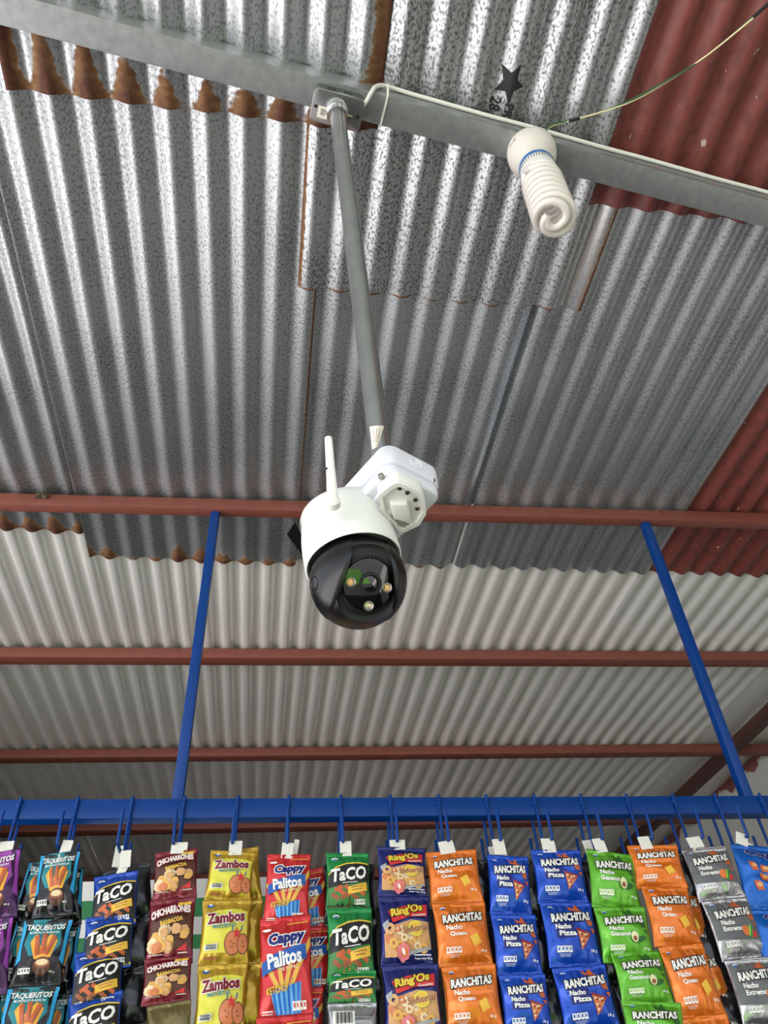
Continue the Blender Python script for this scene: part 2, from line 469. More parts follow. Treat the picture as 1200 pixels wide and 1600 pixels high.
purlin(5.42, .07, .05, 'dark roof purlin farthest back, behind the snack strips', M['red_steel'], inset=.004)

b = MB(); zr = lambda Y: roof_z(0, Y) - .02
b.prism((2.28, 2.0, zr(2.0)), (2.15, 6.4, zr(6.4)), [(.03, 0), (.03, -.05), (-.03, -.05), (-.03, 0)])
tag(b.build('roof_rafter', M['dark_steel'], bevel=.003), 'dark rusty steel rafter running along the white wall', 'beam')

ZB = CZ + H0 - .043                          # underside of the galvanised beam
bp0 = at_z(-150, -28, ZB); bp1 = at_z(1360, 378, ZB)
bp0, bp1 = bp0 - (bp1 - bp0).normalized()*1.25, bp1 + (bp1 - bp0).normalized()*1.05
b = MB(); t = .003; W2 = .0275; HB = .058
b.prism(bp0, bp1, [(-W2, 0), (W2, 0), (W2, HB), (W2 - .015, HB), (W2 - .015, HB - t), (W2 - t, HB - t), (W2 - t, t),
                   (-W2 + t, t), (-W2 + t, HB - t), (-W2 + .015, HB - t), (-W2 + .015, HB), (-W2, HB)])
beam = tag(b.build('steel_beam', M['beam'], bevel=.0012), 'grey galvanised steel beam crossing the roof at a slant', 'beam')
bdir = (bp1 - bp0).normalized(); bside = bdir.cross(Vector((0, 0, 1))).normalized()   # bside points towards the viewer
def beam_pt(px, dz=0, side=0):
    """point under the beam's middle, at the column px of the photograph"""
    lo, hi = 0.0, 1.0
    for _ in range(40):
        mid = (lo + hi) / 2; p = bp0.lerp(bp1, mid) - Vector((0, 0, CZ)); c = M3.transposed() @ p
        if 600 + F_PX * c.x / -c.z < px: lo = mid
        else: hi = mid
    return bp0.lerp(bp1, lo) + Vector((0, 0, dz)) + bside * side

# ------------------------------------------------------------------ junction box, conduit, cable
def world_child(o, parent):
    o.parent = parent; o.matrix_parent_inverse = parent.matrix_basis.inverted(); return o
def frame_thing(name, loc, label, cat, group=None):
    return tag(empty(name, loc), label, cat, group)

ZJ = ZB - .042
c4 = [at_z(x, y, ZJ) for x, y in ((497, 142), (566, 160.5), (556.5, 201), (486.5, 183))]
jc = sum(c4, Vector()) / 4; jx = ((c4[1] + c4[2]) - (c4[0] + c4[3])).normalized()
JR = basis((0, 0, 1), jx)
jb = frame_thing('junction_box', jc, 'bright zinc electrical box under the beam holding the camera pipe', 'junction box')
b = MB(); b.slab(rrect(.092, .054, .008), .002, ZB - ZJ, JR, jc); world_child(b.build('box_body', M['dark_zinc'], bevel=.0015), jb)
b = MB(); b.slab(rrect(.098, .060, .010), -.002, .002, JR, jc); cp = world_child(b.build('cover_plate', M['bright_zinc'], bevel=.001), jb)
for sx in (-1, 1):
    b = MB(); b.lathe([(0, -.0026), (.0032, -.0026), (.0032, -.0015), (0, -.0015)], 16, JR, jc + JR @ Vector((sx*.041, .002, 0)))
    world_child(b.build('screw_hole', M['black_matte']), jb)
for k in (-1, 1):
    b = MB(); b.lathe([(.006, 0), (.008, 0), (.008, .0008), (.006, .0008)], 20, basis((-JR.col[1]), jx), jc + JR @ Vector((k*.016, -.0268, .022)))
    world_child(b.build('knockout', M['black_matte']), jb)
b = MB(); b.slab(rrect(.019, .021, .001), -.0030, -.0021, JR, jc + JR @ Vector((-.026, .010, 0))); st = world_child(b.build('sticker', M['paper']), jb)
b = MB()
for k in range(4): b.box((-.005 + .0008, -.006 + k*.003, 0), (.005, -.0048 + k*.003, .0002))
b.v = [tuple(jc + JR @ (Vector(p) + Vector((-.026, .010, -.0034)))) for p in b.v]
world_child(b.build('sticker_print', M['ink']), jb)

KC = .93
slab_top = CZ + .78 * KC
K2 = Vector((.107, .636, 0)) * KC; eR = Vector((.079, .047, 0)).normalized(); eL = Vector((-eR.y, eR.x, 0))
SA, SB = .088, .120
slab_c = K2 + eR * SA/2 + eL * SB/2; slab_c.z = slab_top
ptop = jc + JR @ Vector((-.002, -.004, -.004)); pbot = slab_c + eR * -.012 + eL * -.012 + Vector((0, 0, -.004))
pd = (pbot - ptop).normalized()
pipe = frame_thing('conduit_pipe', pbot, 'grey zinc conduit pipe hanging the white security camera from the beam', 'pipe')
b = MB(); b.tube([ptop + pd*.012, ptop.lerp(pbot, .5), pbot], .0148, 28); world_child(b.build('tube', M['pipe'], smooth=True), pipe)
PR = basis(-pd, jx)
b = MB(); b.lathe([(.0150, .0), (.0185, .0), (.0185, .014), (.0205, .015), (.0205, .020), (.0185, .021), (.0185, .030), (.015, .030)], 28, PR, ptop + pd*.027)
world_child(b.build('connector', M['bright_zinc'], smooth=True), pipe)
b = MB(); b.lathe([(.0, .0), (.0035, .0), (.0035, .012), (.0, .012)], 14, basis(jx, (0, 0, 1)), ptop + pd*.018 + jx*.017)
world_child(b.build('set_screw', M['screw'], smooth=True), pipe)
b = MB(); b.tube([ptop.lerp(pbot, .12) + Vector((.0105, -.0108, 0)), ptop.lerp(pbot, .97) + Vector((.0105, -.0108, 0))], .0012, 6)
world_child(b.build('weld_seam', M['dark_zinc']), pipe)

# white cable along the beam
pts = [jc + JR @ Vector((.044, -.010, .012)), jc + JR @ Vector((.052, -.022, .018)), jc + JR @ Vector((.060, -.036, .034)), jc + JR @ Vector((.070, -.042, .060))]
pts += [beam_pt(598, .040, W2 + .006)] + [beam_pt(x, .040 - .004*((i*7) % 3 - 1)*.4, W2 + .0045) for i, x in enumerate(range(640, 1541, 60))]
b = MB(); b.tube(smooth_path(pts, 8), .0042, 10)
tag(b.build('electric_cable', M['cable_white'], smooth=True), 'white electric cable running along the galvanised beam', 'cable')
b = MB(); o0 = beam_pt(600); e = .0015
loop = [(W2 + .0095, .040), (W2 + .0095, .030), (W2 + .002, .002), (W2, -e), (-W2, -e), (-W2 - e, .002), (-W2 - e, .050)]
b.tube([o0 + bside*s + Vector((0, 0, z)) for s, z in loop], .0022, 8)
tag(b.build('cable_tie', M['cable_white'], smooth=True), 'white plastic cable tie looped round the beam beside the zinc box', 'cable tie')

# ------------------------------------------------------------------ lamp socket, spiral bulb, wire
sk = beam_pt(829, 0, 0)
axd = Vector((-.065, .0, -1)).normalized(); LR = basis(-axd, (1, 0, 0))
so = frame_thing('lamp_socket', sk, 'round white lamp socket screwed under the galvanised beam', 'lamp socket')
b = MB(); b.lathe([(0, 0), (.046, 0), (.049, -.006), (.0495, -.020), (.048, -.034), (.0445, -.048), (.040, -.060), (.036, -.072), (.034, -.085), (.034, -.097), (.030, -.098), (0, -.098)], 56, LR, sk)
world_child(b.build('socket_dome', M['socket'], smooth=True), so)
b = MB(); b.slab(rrect(.018, .006, .0029), .0468, .0492, basis(LR @ Vector((-.80, -.35, .12)), (0.3, 1, 0)), sk + axd*.030)
world_child(b.build('screw_slot', M['black_matte']), so)
bu = frame_thing('spiral_bulb', sk + axd*.098, 'large white spiral energy-saving bulb with a blue band', 'light bulb')
bo = sk + axd*.093
b = MB(); b.lathe([(.0335, .0), (.0352, -.001), (.0352, -.011), (.0335, -.012)], 48, LR, bo); world_child(b.build('blue_band', M['band'], smooth=True), bu)
b = MB(); b.lathe([(.031, -.0), (.0340, -.011), (.0350, -.013), (.0352, -.040), (.0365, -.050), (.0365, -.058), (.033, -.062), (0, -.063)], 48, LR, bo); world_child(b.build('ballast_housing', M['white_plastic'], smooth=True), bu)
b = MB()
for k in range(40):
    a = 2*PI*k/40
    q = MB(); q.box((.0345, -.0007, -.028), (.0356, .0007, -.016)); R3 = LR @ Matrix.Rotation(a, 3, 'Z')
    b.add([bo + R3 @ Vector(p) for p in q.v], q.f)
world_child(b.build('vent_slots', M['dark_zinc']), bu)
SR, TR, z0, z1 = .0328, .0074, -.066, -.228
turns = 3.6
for ph in (0, PI):
    pts = []; n = int(turns * 26)
    for i in range(n + 1):
        t = i / n; a = ph + 2*PI*turns*t
        r = SR * (min(1, t*14 + .75)) ; z = z0 + (z1 - z0) * t + (.02 * max(0, .04 - t) / .04)
        pts.append((r*math.cos(a), r*math.sin(a), z))
    # the tubes curl inward at the tip; one goes on to close the small end ring
    a1 = ph + 2*PI*turns; rin = SR*.46
    for i in range(1, 15):
        t = i / 14; a = a1 + PI * .9 * t
        r = SR + (rin - SR) * t**1.1; pts.append((r*math.cos(a), r*math.sin(a), z1 - .010*math.sin(PI/2*t)))
    if ph == 0:
        for i in range(1, 11):
            a = a1 + PI*.9 + PI * i / 10; pts.append((rin*math.cos(a), rin*math.sin(a), z1 - .010))
    b = MB(); b.tube([bo + LR @ Vector(p) for p in pts], TR, 14)
    world_child(b.build('spiral_tube', M['spiral'], smooth=True), bu)

ZW = CZ + 1.62
wp = [(852, 206, .0), (862, 196, .0), (885, 190, 0), (930, 178, 0), (985, 158, 0), (1040, 128, 0), (1095, 94, 0), (1150, 50, 0), (1220, -12, 0), (1300, -90, .01)]
wpts = smooth_path([at_z(x, y, ZW + dz) for x, y, dz in wp], 10)
lw = frame_thing('lamp_wire', wpts[0], 'thin twisted green and cream wire slung from the lamp to the right', 'wire')
for nm, mm, ph in (('cream_strand', M['cream'], 0), ('green_strand', M['green_wire'], PI)):
    pp = []
    for i, p in enumerate(wpts):
        a = ph + i * .16; pp.append(p + Vector((.0016*math.cos(a), .0016*math.sin(a) - (.001 if ph else -.001), .0016*math.sin(a))))
    b = MB(); b.tube(pp, .0017, 8); world_child(b.build(nm, mm, smooth=True), lw)
for i0, i1 in ((21, 26), (74, 79)):
    b = MB(); b.tube(wpts[i0:i1], .0034, 8); world_child(b.build('black_tape', M['black_matte'], smooth=True), lw)

# ------------------------------------------------------------------ security camera
C0 = at_d(553, 881, KC)
T0 = at_z(533, 801, C0.z + .083)
bax = (T0 - C0).normalized(); BH = (T0 - C0).length
toeye = (Vector((0, 0, CZ)) - C0).normalized()
BR = basis(bax, toeye.cross(bax) * -1)                # x to the left seen from the front
sc_cam = frame_thing('security_camera', C0, 'white dome security camera with black swivelling head and antenna', 'camera')
b = MB(); b.lathe([(.0550, .004), (.0575, -.0005), (.0592, .001), (.0590, .02), (.0580, .055), (.0565, .068), (.0530, .0785), (.0450, .0840), (.030, .0865), (0, .087)], 72, BR, C0)
world_child(b.build('body_shell', M['white_plastic'], smooth=True, auto=60), sc_cam)

Sc = C0 - bax * .027; RS = .0565
Lax = (at_d(576, 913, KC - .055) - Sc).normalized()
imgx = M3 @ Vector((1, 0, 0)); imgy = M3 @ Vector((0, 1, 0))
HR = basis(Lax, imgx)                                  # x right, y up, z out of the lens
PLZ, PLR = .0385, .0300
def hole_ang(a):
    ca, sa = abs(math.cos(a)), abs(math.sin(a)); n = 2.6
    hx, hy = math.radians(43), math.radians(54 if math.sin(a) > 0 else 50)
    return 1.0 / ((ca/hx)**n + (sa/hy)**n) ** (1/n)
N = 72
b = MB(); vs = []; rows = 26
for j in range(rows + 1):
    for i in range(N):
        a = 2*PI*i/N; th = hole_ang(a) + (PI - hole_ang(a)) * j / rows
        vs.append(Sc + HR @ Vector((RS*math.sin(th)*math.cos(a), RS*math.sin(th)*math.sin(a), RS*math.cos(th))))
b.add(vs, [(j*N+i, j*N+(i+1)%N, (j+1)*N+(i+1)%N, (j+1)*N+i) for j in range(rows) for i in range(N)])
head = world_child(b.build('camera_head', M['black_gloss'], smooth=True, auto=80), sc_cam)
b = MB(); vs = []
for j in range(7):
    t = j / 6
    for i in range(N):
        a = 2*PI*i/N; th = hole_ang(a)
        e = Vector((RS*math.sin(th)*math.cos(a), RS*math.sin(th)*math.sin(a), RS*math.cos(th)))
        p = Vector((PLR*math.cos(a), PLR*math.sin(a), PLZ))
        q = e.lerp(p, t); q.z -= .004 * math.sin(PI*t); vs.append(Sc + HR @ q)
b.add(vs, [(j*N+i, j*N+(i+1)%N, (j+1)*N+(i+1)%N, (j+1)*N+i) for j in range(6) for i in range(N)])
world_child(b.build('lens_recess', M['black_matte'], smooth=True), sc_cam)
m_glass = mat("lens_glass", (6, 8, 9), .02, 0, coat=.4, spec=.7)
b = MB(); b.lathe([(PLR, PLZ - .001), (PLR*.97, PLZ + .0012), (PLR*.8, PLZ + .0030), (PLR*.55, PLZ + .0048), (PLR*.3, PLZ + .0058), (0.0005, PLZ + .0062)], 56, HR, Sc, capt=True)
world_child(b.build('lens_glass', m_glass, smooth=True), sc_cam)
lz = PLZ + .0052
b = MB(); b.lathe([(.0098, lz), (.0098, lz + .003), (.0132, lz + .0026), (.0136, lz - .002)], 40, HR, Sc + HR @ Vector((.001, .001, 0)))
world_child(b.build('lens_ring', M['black_matte'], smooth=True), sc_cam)
b = MB(); b.lathe([(.0098, lz + .0005), (.006, lz + .0018), (.0003, lz + .0024)], 40, HR, Sc + HR @ Vector((.001, .001, 0)), capt=True)
world_child(b.build('lens', mat('lens_eye', (6, 10, 14), .02, 0, coat=1, spec=1.0), smooth=True), sc_cam)
m_led = mat('led_reflector', (214, 196, 170), .25, .5); m_die = mat('led_die', (226, 178, 116), .4)
for k, (x, y) in enumerate(((-.0215, .0030), (.0215, -.0045), (-.0005, -.0245))):
    zz = PLZ + .0022; o = Sc + HR @ Vector((x, y, 0))
    b = MB(); b.lathe([(.0028, zz + .001), (.0046, zz + .0030), (.0058, zz + .0028), (.0060, zz - .002)], 24, HR, o)
    world_child(b.build('led_ring', M['screw'], smooth=True), sc_cam)
    b = MB(); b.lathe([(.0042, zz + .0016), (.002, zz + .0024), (.0003, zz + .0026)], 20, HR, o, capt=True)
    world_child(b.build('led', m_die if k < 2 else m_led, smooth=True), sc_cam)
b = MB()
for k in range(9):
    a = math.radians(100 - k * 7.5); b.lathe([(0, 0), (.0005, 0), (.0005, .0006), (0, .0006)], 6, HR, Sc + HR @ Vector((.0345*math.cos(a), .0345*math.sin(a), PLZ - .002)))
world_child(b.build('speaker_dots', mat('grey_dots', (120, 120, 120), .5)), sc_cam)
# side cheeks of the yoke: proud spherical shells left and right of the head
def cheek(nv, cut, r):
    nv = nv.normalized(); R3 = basis(nv, imgy); th1 = math.acos(cut / r); b = MB()
    prof = [(r*math.sin(th1)*.985, r*math.cos(th1) - .004)] + [(max(.0004, r*math.sin(th1*(1 - j/16))), r*math.cos(th1*(1 - j/16))) for j in range(17)]
    b.lathe(prof, 56, R3, Sc, capt=True); return b, R3, nv
b, R3, nv = cheek(-imgx*.95 + imgy*.28 + toeye*.10, .024, RS + .0012)
world_child(b.build('yoke_cheek', M['black_gloss'], smooth=True, auto=60), sc_cam)
b2, _, _ = cheek(imgx*.93 + imgy*.05 - toeye*.35, .031, RS + .0012)
world_child(b2.build('yoke_cheek', M['black_gloss'], smooth=True, auto=60), sc_cam)
dn = (-imgx*.86 - imgy*.02 + toeye*.5).normalized()
b = MB(); b.lathe([(.0, RS + .0004), (.0068, RS + .0002), (.0080, RS + .0016), (.0090, RS + .0002)], 28, basis(dn, imgy), Sc)
world_child(b.build('pivot_cap', M['black_gloss'], smooth=True), sc_cam)
# black cable gland showing behind the left edge
b = MB(); w3 = [at_d(x, y, KC + d) for d in (.012, .045) for x, y in ((448, 835), (461, 816), (478, 850), (474, 870))]
b.add(w3, [(0,1,2,3), (7,6,5,4), (0,4,5,1), (1,5,6,2), (2,6,7,3), (3,7,4,0)])
world_child(b.build('rear_cover', mat('black_rubber', (5, 5, 6), .8, spec=.1)), sc_cam)
# antenna
A0 = at_d(520, 781, KC - .052); A1 = at_y(513, 683, A0.y - .004)
ad = (A1 - A0).normalized(); AR = basis(ad, imgx)
b = MB(); AL = (A1 - A0).length; vs = []; prof = rrect(1, .62, .28, 4); n = len(prof)
ks = [(-.006, .6), (-.003, 1.15), (.004, 1.32), (.02, 1.25), (AL*.5, 1.1), (AL*.92, 1.0), (AL - .002, .95), (AL, .7)]
for h, s_ in ks:
    for x, y in prof: vs.append(A0 + AR @ Vector((x*.0098*s_, y*.0098*s_, h)))
b.add(vs, [(j*n+i, j*n+(i+1)%n, (j+1)*n+(i+1)%n, (j+1)*n+i) for j in range(len(ks)-1) for i in range(n)] + [tuple(range(n))[::-1], tuple(range((len(ks)-1)*n, len(ks)*n))])
ant = world_child(b.build('antenna', M['white_plastic'], smooth=True), sc_cam)
b = MB(); b.lathe([(0, .0032), (.0018, .0032), (.0018, .0039), (0, .0039)], 12, basis(toeye, imgx), A0 + ad*AL*.47 + AR.col[0]*-.0042)
world_child(b.build('antenna_screw', M['black_matte']), sc_cam)
b = MB(); b.lathe([(.004, -.012), (.0085, -.008), (.0088, .0), (.006, .003), (0, .004)], 24, basis((toeye*.8 + ad*.6), imgx), A0 - ad*.001)
world_child(b.build('antenna_pivot', M['white_plastic'], smooth=True), sc_cam)
# mounting box on the pipe end, arm plate
def sl(x, y): return slab_c + eR*x + eL*y
SR3 = Matrix((eR, eL, Vector((0, 0, 1)))).transposed()
b = MB(); b.slab(rrect(SA, SB, .017, 8), -.031, 0, SR3, slab_c); world_child(b.build('mount_box', M['lav_plastic'], bevel=.003, seg=3), sc_cam)
b = MB(); b.slab(rrect(SA - .003, SB - .003, .017, 8), -.049, -.0308, SR3, slab_c); world_child(b.build('mount_lid', M['lav_plastic'], bevel=.006, seg=4), sc_cam)
b = MB(); b.slab(rrect(SA - .030, SB - .030, .013, 8), -.0535, -.047, SR3, slab_c); world_child(b.build('lid_step', M['lav_plastic'], bevel=.003, seg=3), sc_cam)
for x, y, r_ in ((596, 746, .0038), (679, 752, .0012)):
    p = at_z(x, y, slab_top - .0492); b = MB(); b.lathe([(0, -.001), (r_*.8, -.001), (r_, 0), (r_, .004)], 16, SR3, p); world_child(b.build('lid_screw', M['screw'], smooth=True), sc_cam)
b = MB(); FR = basis(-eL, eR)
b.lathe([(.0072, 0), (.0080, .0010), (.0088, .0010), (.0094, 0)], 28, FR, sl(.002, -SB/2) + Vector((0, 0, -.014))); b.lathe([(.002, 0), (.003, .0008), (.0038, 0)], 20, FR, sl(.002, -SB/2) + Vector((0, 0, -.014)))
world_child(b.build('knockout_ring', M['lav_plastic'], smooth=True), sc_cam)
zp = slab_top - .065
hexpx = [(590, 770), (610, 754), (617, 750.5), (624, 750), (655, 763), (659.5, 767), (666, 793), (665.5, 800), (655, 817), (630, 829), (625, 828.5), (616, 818), (595, 796)]
hp = [at_z(x, y, zp) for x, y in hexpx]; hc = sum(hp, Vector()) / len(hp)
b = MB(); b.slab([(p.x - hc.x, p.y - hc.y) for p in hp], 0, .015, None, hc)
arm = world_child(b.build('arm_plate', M['white_plastic'], bevel=.002, seg=3), sc_cam)
ins = [hc + (p - hc)*.80 for p in hp]
b = MB(); n = len(hp)
b.add([hc + (p-hc)*.985 for p in hp] + [hc + (p-hc)*.985 - Vector((0,0,.005)) for p in hp] + [hc + (p-hc)*.83 - Vector((0,0,.005)) for p in hp] + [hc + (p-hc)*.80 for p in hp],
      [(r*n+i, r*n+(i+1)%n, (r+1)*n+(i+1)%n, (r+1)*n+i) for r in range(3) for i in range(n)])
world_child(b.build('arm_rim', M['white_plastic'], smooth=True, auto=50), sc_cam)
bl = [at_z(x, y, zp) for x, y in ((607, 779), (637, 780), (643, 814), (613, 806))]
b = MB(); bc = sum(bl, Vector())/4; b.add([p + Vector((0,0,.001)) for p in bl] + [bc + (p - bc)*.88 - Vector((0,0,.008)) for p in bl], [(0,1,2,3), (4,7,6,5), (0,4,5,1), (1,5,6,2), (2,6,7,3), (3,7,4,0)])
world_child(b.build('arm_boss', M['white_plastic'], bevel=.002), sc_cam)
for x, y in ((624.5, 763), (636.5, 770), (649, 781), (652, 795)):
    p = at_z(x, y, zp - .001); b = MB(); b.lathe([(0, -.0012), (.0026, -.0010), (.0030, 0.0), (.0030, .001)], 14, None, p); world_child(b.build('arm_screw', M['screw'], smooth=True), sc_cam)
b = MB(); p0 = at_z(618, 812, zp - .003); p1 = at_z(638, 820, zp - .003)
for k in range(2):
    d_ = eL * (.0045*k); b.tube([p0 + d_, p1 + d_], .0011, 8)
world_child(b.build('arm_groove', mat('groove_grey', (150, 146, 138), .5), smooth=True), sc_cam)
b = MB(); p0 = at_z(614, 795, zp - .0075); vs, fs = text_mesh('CE', .0); TM = basis((0, 0, -1), eR)
b.add([p0 + eL*(v.x*.0075) * -1 + eR*(v.y*.006) for v in vs], fs)
world_child(b.build('approval_mark', mat('mark_grey', (120, 116, 110), .6)), sc_cam)
b = MB(); b.tube([hc + Vector((0, 0, .011)), hc.lerp(C0 + bax*.045, .5) + Vector((0, 0, .004)), C0 + bax*.045], .0095, 20)
world_child(b.build('arm_neck', M['white_plastic'], smooth=True), sc_cam)

# folded paper tag by the pipe end
b = MB(); vs = []; nI, nJ = 8, 8
ta, tb_, tc_, td = at_d(577.5, 667, KC - .01), at_d(600, 666, KC - .012), at_d(590, 698, KC - .012), at_d(581.5, 702, KC - .01)
for k in (0, 1):
    for j in range(nJ + 1):
        for i in range(nI + 1):
            s_, t_ = i/nI, j/nJ; p = ta.lerp(tb_, s_).lerp(td.lerp(tc_, s_), t_)
            vs.append(p + toeye * (.004*math.sin(PI*s_)*(1 - t_*.5) - .0004*k + .002*math.cos(t_*3)))
W_ = nI + 1; S_ = W_*(nJ + 1)
fs = [(j*W_+i, j*W_+i+1, (j+1)*W_+i+1, (j+1)*W_+i) for j in range(nJ) for i in range(nI)]
fs += [tuple(x + S_ for x in f[::-1]) for f in fs]
b.add(vs, fs)
tg = frame_thing('paper_tag', td, 'small folded paper tag beside the lower end of the conduit pipe', 'tag')
world_child(b.build('tag_paper', M['paper'], smooth=True), tg)
b = MB()
for i in (2, 4, 6):
    q = [vs[1*W_+i] + toeye*.0004, vs[1*W_+i] + toeye*.0004 + (vs[1*W_+i+1] - vs[1*W_+i])*.3, vs[6*W_+i] + toeye*.0004 + (vs[6*W_+i+1] - vs[6*W_+i])*.3, vs[6*W_+i] + toeye*.0004]
    b.add(q, [(0, 1, 2, 3)])
world_child(b.build('tag_print', mat('grey_print', (150, 138, 132), .7)), tg)

# ------------------------------------------------------------------ hanging rack: bar, posts, hooks
YB = 1.78
def bar_top(X): return CZ + .830 - .0100 * X
rack = frame_thing('hanging_rack', (0, YB, bar_top(0)), 'blue steel rack bar hung from the roof on two posts, lined with wire hooks', 'rack')
b = MB(); x0, x1 = -1.15, 1.65; hB, dB = .046, .034
b.add([(x, y, bar_top(x) - z) for x in (x0, x1) for y, z in ((YB, 0), (YB + dB, 0), (YB + dB, hB), (YB, hB))], [(0,1,2,3), (7,6,5,4), (0,4,5,1), (1,5,6,2), (2,6,7,3), (3,7,4,0)])
world_child(b.build('bar', M['blue'], bevel=.002), rack)
for pb, pt in (((278, 1247), (337, 808)), ((1165, 1242), (1001, 833))):
    B_ = at_y(pb[0], pb[1], YB + .017); B_.z = bar_top(B_.x) - .001
    zt = roof_z(0, 1.708) - AMP - .010 - .045; T_ = at_z(pt[0], pt[1], zt); T_.y = 1.714
    b = MB(); b.prism(B_, T_, [(-.0128, -.0128), (.0128, -.0128), (.0128, .0128), (-.0128, .0128)], up=(0, 1, 0))
    world_child(b.build('post', M['blue'], bevel=.0015), rack)
HX = [29, 119, 205, 287, 371, 451, 533, 611, 687, 762, 838, 912, 984, 1057, 1124, 1195]
def jhook(X, y0, dy, ztop, zbot, ztip, lean):
    pts = [(X, y0, ztop), (X + lean*.3, y0, zbot + .02)]
    for k in range(1, 8):
        a = PI * k / 8; pts.append((X + lean*.5, y0 + dy*(1 - math.cos(a))/2, zbot + .012 - .012*math.sin(a)))
    pts.append((X + lean, y0 + dy, ztip)); return pts
HOOKX = []
for i, hx in enumerate(HX):
    X = at_y(hx, 1262, YB - .003).x; HOOKX.append(X); zt = bar_top(X)
    ln = random.uniform(-.004, .004)
    b = MB(); b.tube(smooth_path(jhook(X, YB - .0035, -.078, zt + .004, zt - .136, zt - .064, ln), 4), .0037, 8)
    hk = world_child(b.build('front_hook', M['blue'], smooth=True), rack)
    b = MB(); b.tube(smooth_path(jhook(X - .004, YB + dB + .0035, .055, zt - .004, zt - .125, zt - .065, -ln), 4), .0037, 8)
    world_child(b.build('rear_hook', M['blue'], smooth=True), rack)
    b = MB(); b.lathe([(0.0005, .004), (.004, .003), (.0055, 0), (.004, -.003), (.0005, -.004)], 10, None, (X - .002, YB - .002, zt - .016))
    world_child(b.build('weld', M['blue'], smooth=True), rack)

# ------------------------------------------------------------------ snack bags
def foil(name, col, rough=.24, metal=.35, bump=1.0):
    return mat('foil_' + name, col, rough, metal, bump, 34, 0, coat=.25, bdist=.0022)
def flat(name, col, rough=.45, metal=0): return mat('print_' + name, col, rough, metal)
INK = {n: flat(n, c) for n, c in dict(white=(240, 238, 232), black=(14, 13, 14), yellow=(228, 196, 60), lemon=(222, 214, 72), maroon=(122, 18, 40), teal=(24, 128, 140),
    navy=(22, 30, 110), blue=(20, 84, 168), lightblue=(96, 176, 232), cyan=(40, 160, 214), red=(206, 40, 42), darkred=(150, 26, 34), tan=(216, 164, 108), brown=(150, 84, 48),
    dkbrown=(84, 42, 26), orange=(214, 112, 48), chip=(196, 92, 44), cream=(232, 206, 164), pizza=(206, 120, 74), gold=(236, 188, 60), grey=(160, 162, 164), pink=(222, 120, 128),
    green=(52, 128, 60), dkgreen=(40, 96, 36), avocado=(226, 230, 176), lime=(150, 208, 60), amber=(236, 168, 52), steel=(96, 98, 100), purple=(150, 60, 160), fry=(226, 172, 84), midblue=(22, 96, 190)).items()}
BAG = dict(
    purple=foil('purple', (66, 20, 76)), black=foil('black', (20, 20, 24)), royal=foil('royal', (16, 66, 164)), maroon=foil('maroon', (116, 22, 38)),
    gold=foil('gold', (190, 152, 40), .26, .45), red=foil('red', (204, 42, 44)), green=foil('green', (22, 132, 62)), navy=foil('navy', (20, 28, 104)),
    orange=foil('orange', (226, 118, 32)), blue=foil('blue', (14, 72, 184)), lime=foil('lime', (98, 176, 44)), silver=foil('silver', (170, 170, 172), .22, .8),
    sky=foil('sky', (16, 98, 192)), dark=foil('dark', (58, 58, 62), .25, .8), olive=foil('olive', (104, 92, 50), .3, .5))

def bag_z(x, y, seed, T):
    """front surface of a filled pouch; x, y in -1..1"""
    ax = min(1, abs(x)); yy = min(1, abs(y) / .84)
    z = T * max(0, 1 - ax**3.0)**.75 * max(0, 1 - yy**2.6)**.8
    z += .0036 * noise.noise((x*1.7 + seed*9.1, y*2.6, seed)) * (1 - ax**4)
    k = math.exp(-((abs(y) - .74)/.16)**2)
    z += .0018 * k * math.sin(x*17 + seed*4 + 2.2*math.sin(x*5 + seed)) * (1 - ax**2)
    if abs(y) > .86: z += .0003 * math.sin(abs(y)*190)
    return z
def outline_x(y, seed):
    return 1 - .045 * (1 - min(1, abs(y)/.9)**2) + .012 * noise.noise((y*3, seed*7, 1))
NX, NY = 26, 34
def bag_mesh(name, w, h, T, seed, material):
    vs = []; fs = []
    for side in (1, -1):
        for j in range(NY + 1):
            y = -1 + 2*j/NY
            for i in range(NX + 1):
                x = -1 + 2*i/NX
                z = bag_z(x, y, seed if side > 0 else seed + 3.3, T) * side
                if i in (0, NX) or j in (0, NY): z = .0004*side
                vs.append((x*w/2*outline_x(y, seed), y*h/2, z))
    W_ = NX + 1; S_ = W_*(NY + 1)
    for j in range(NY):
        for i in range(NX):
            a = j*W_+i; fs.append((a, a+1, a+W_+1, a+W_)); fs.append((S_+a, S_+a+W_, S_+a+W_+1, S_+a+1))
    ring = [i for i in range(NX)] + [j*W_+NX for j in range(NY)] + [NY*W_+i for i in range(NX, 0, -1)] + [j*W_ for j in range(NY, 0, -1)]
    for k in range(len(ring)):
        a, b_ = ring[k], ring[(k+1) % len(ring)]; fs.append((a, S_+a, S_+b_, b_))
    me = bpy.data.meshes.new(name); me.from_pydata(vs, [], fs); me.materials.append(material)
    for p in me.polygons: p.use_smooth = True
    return me

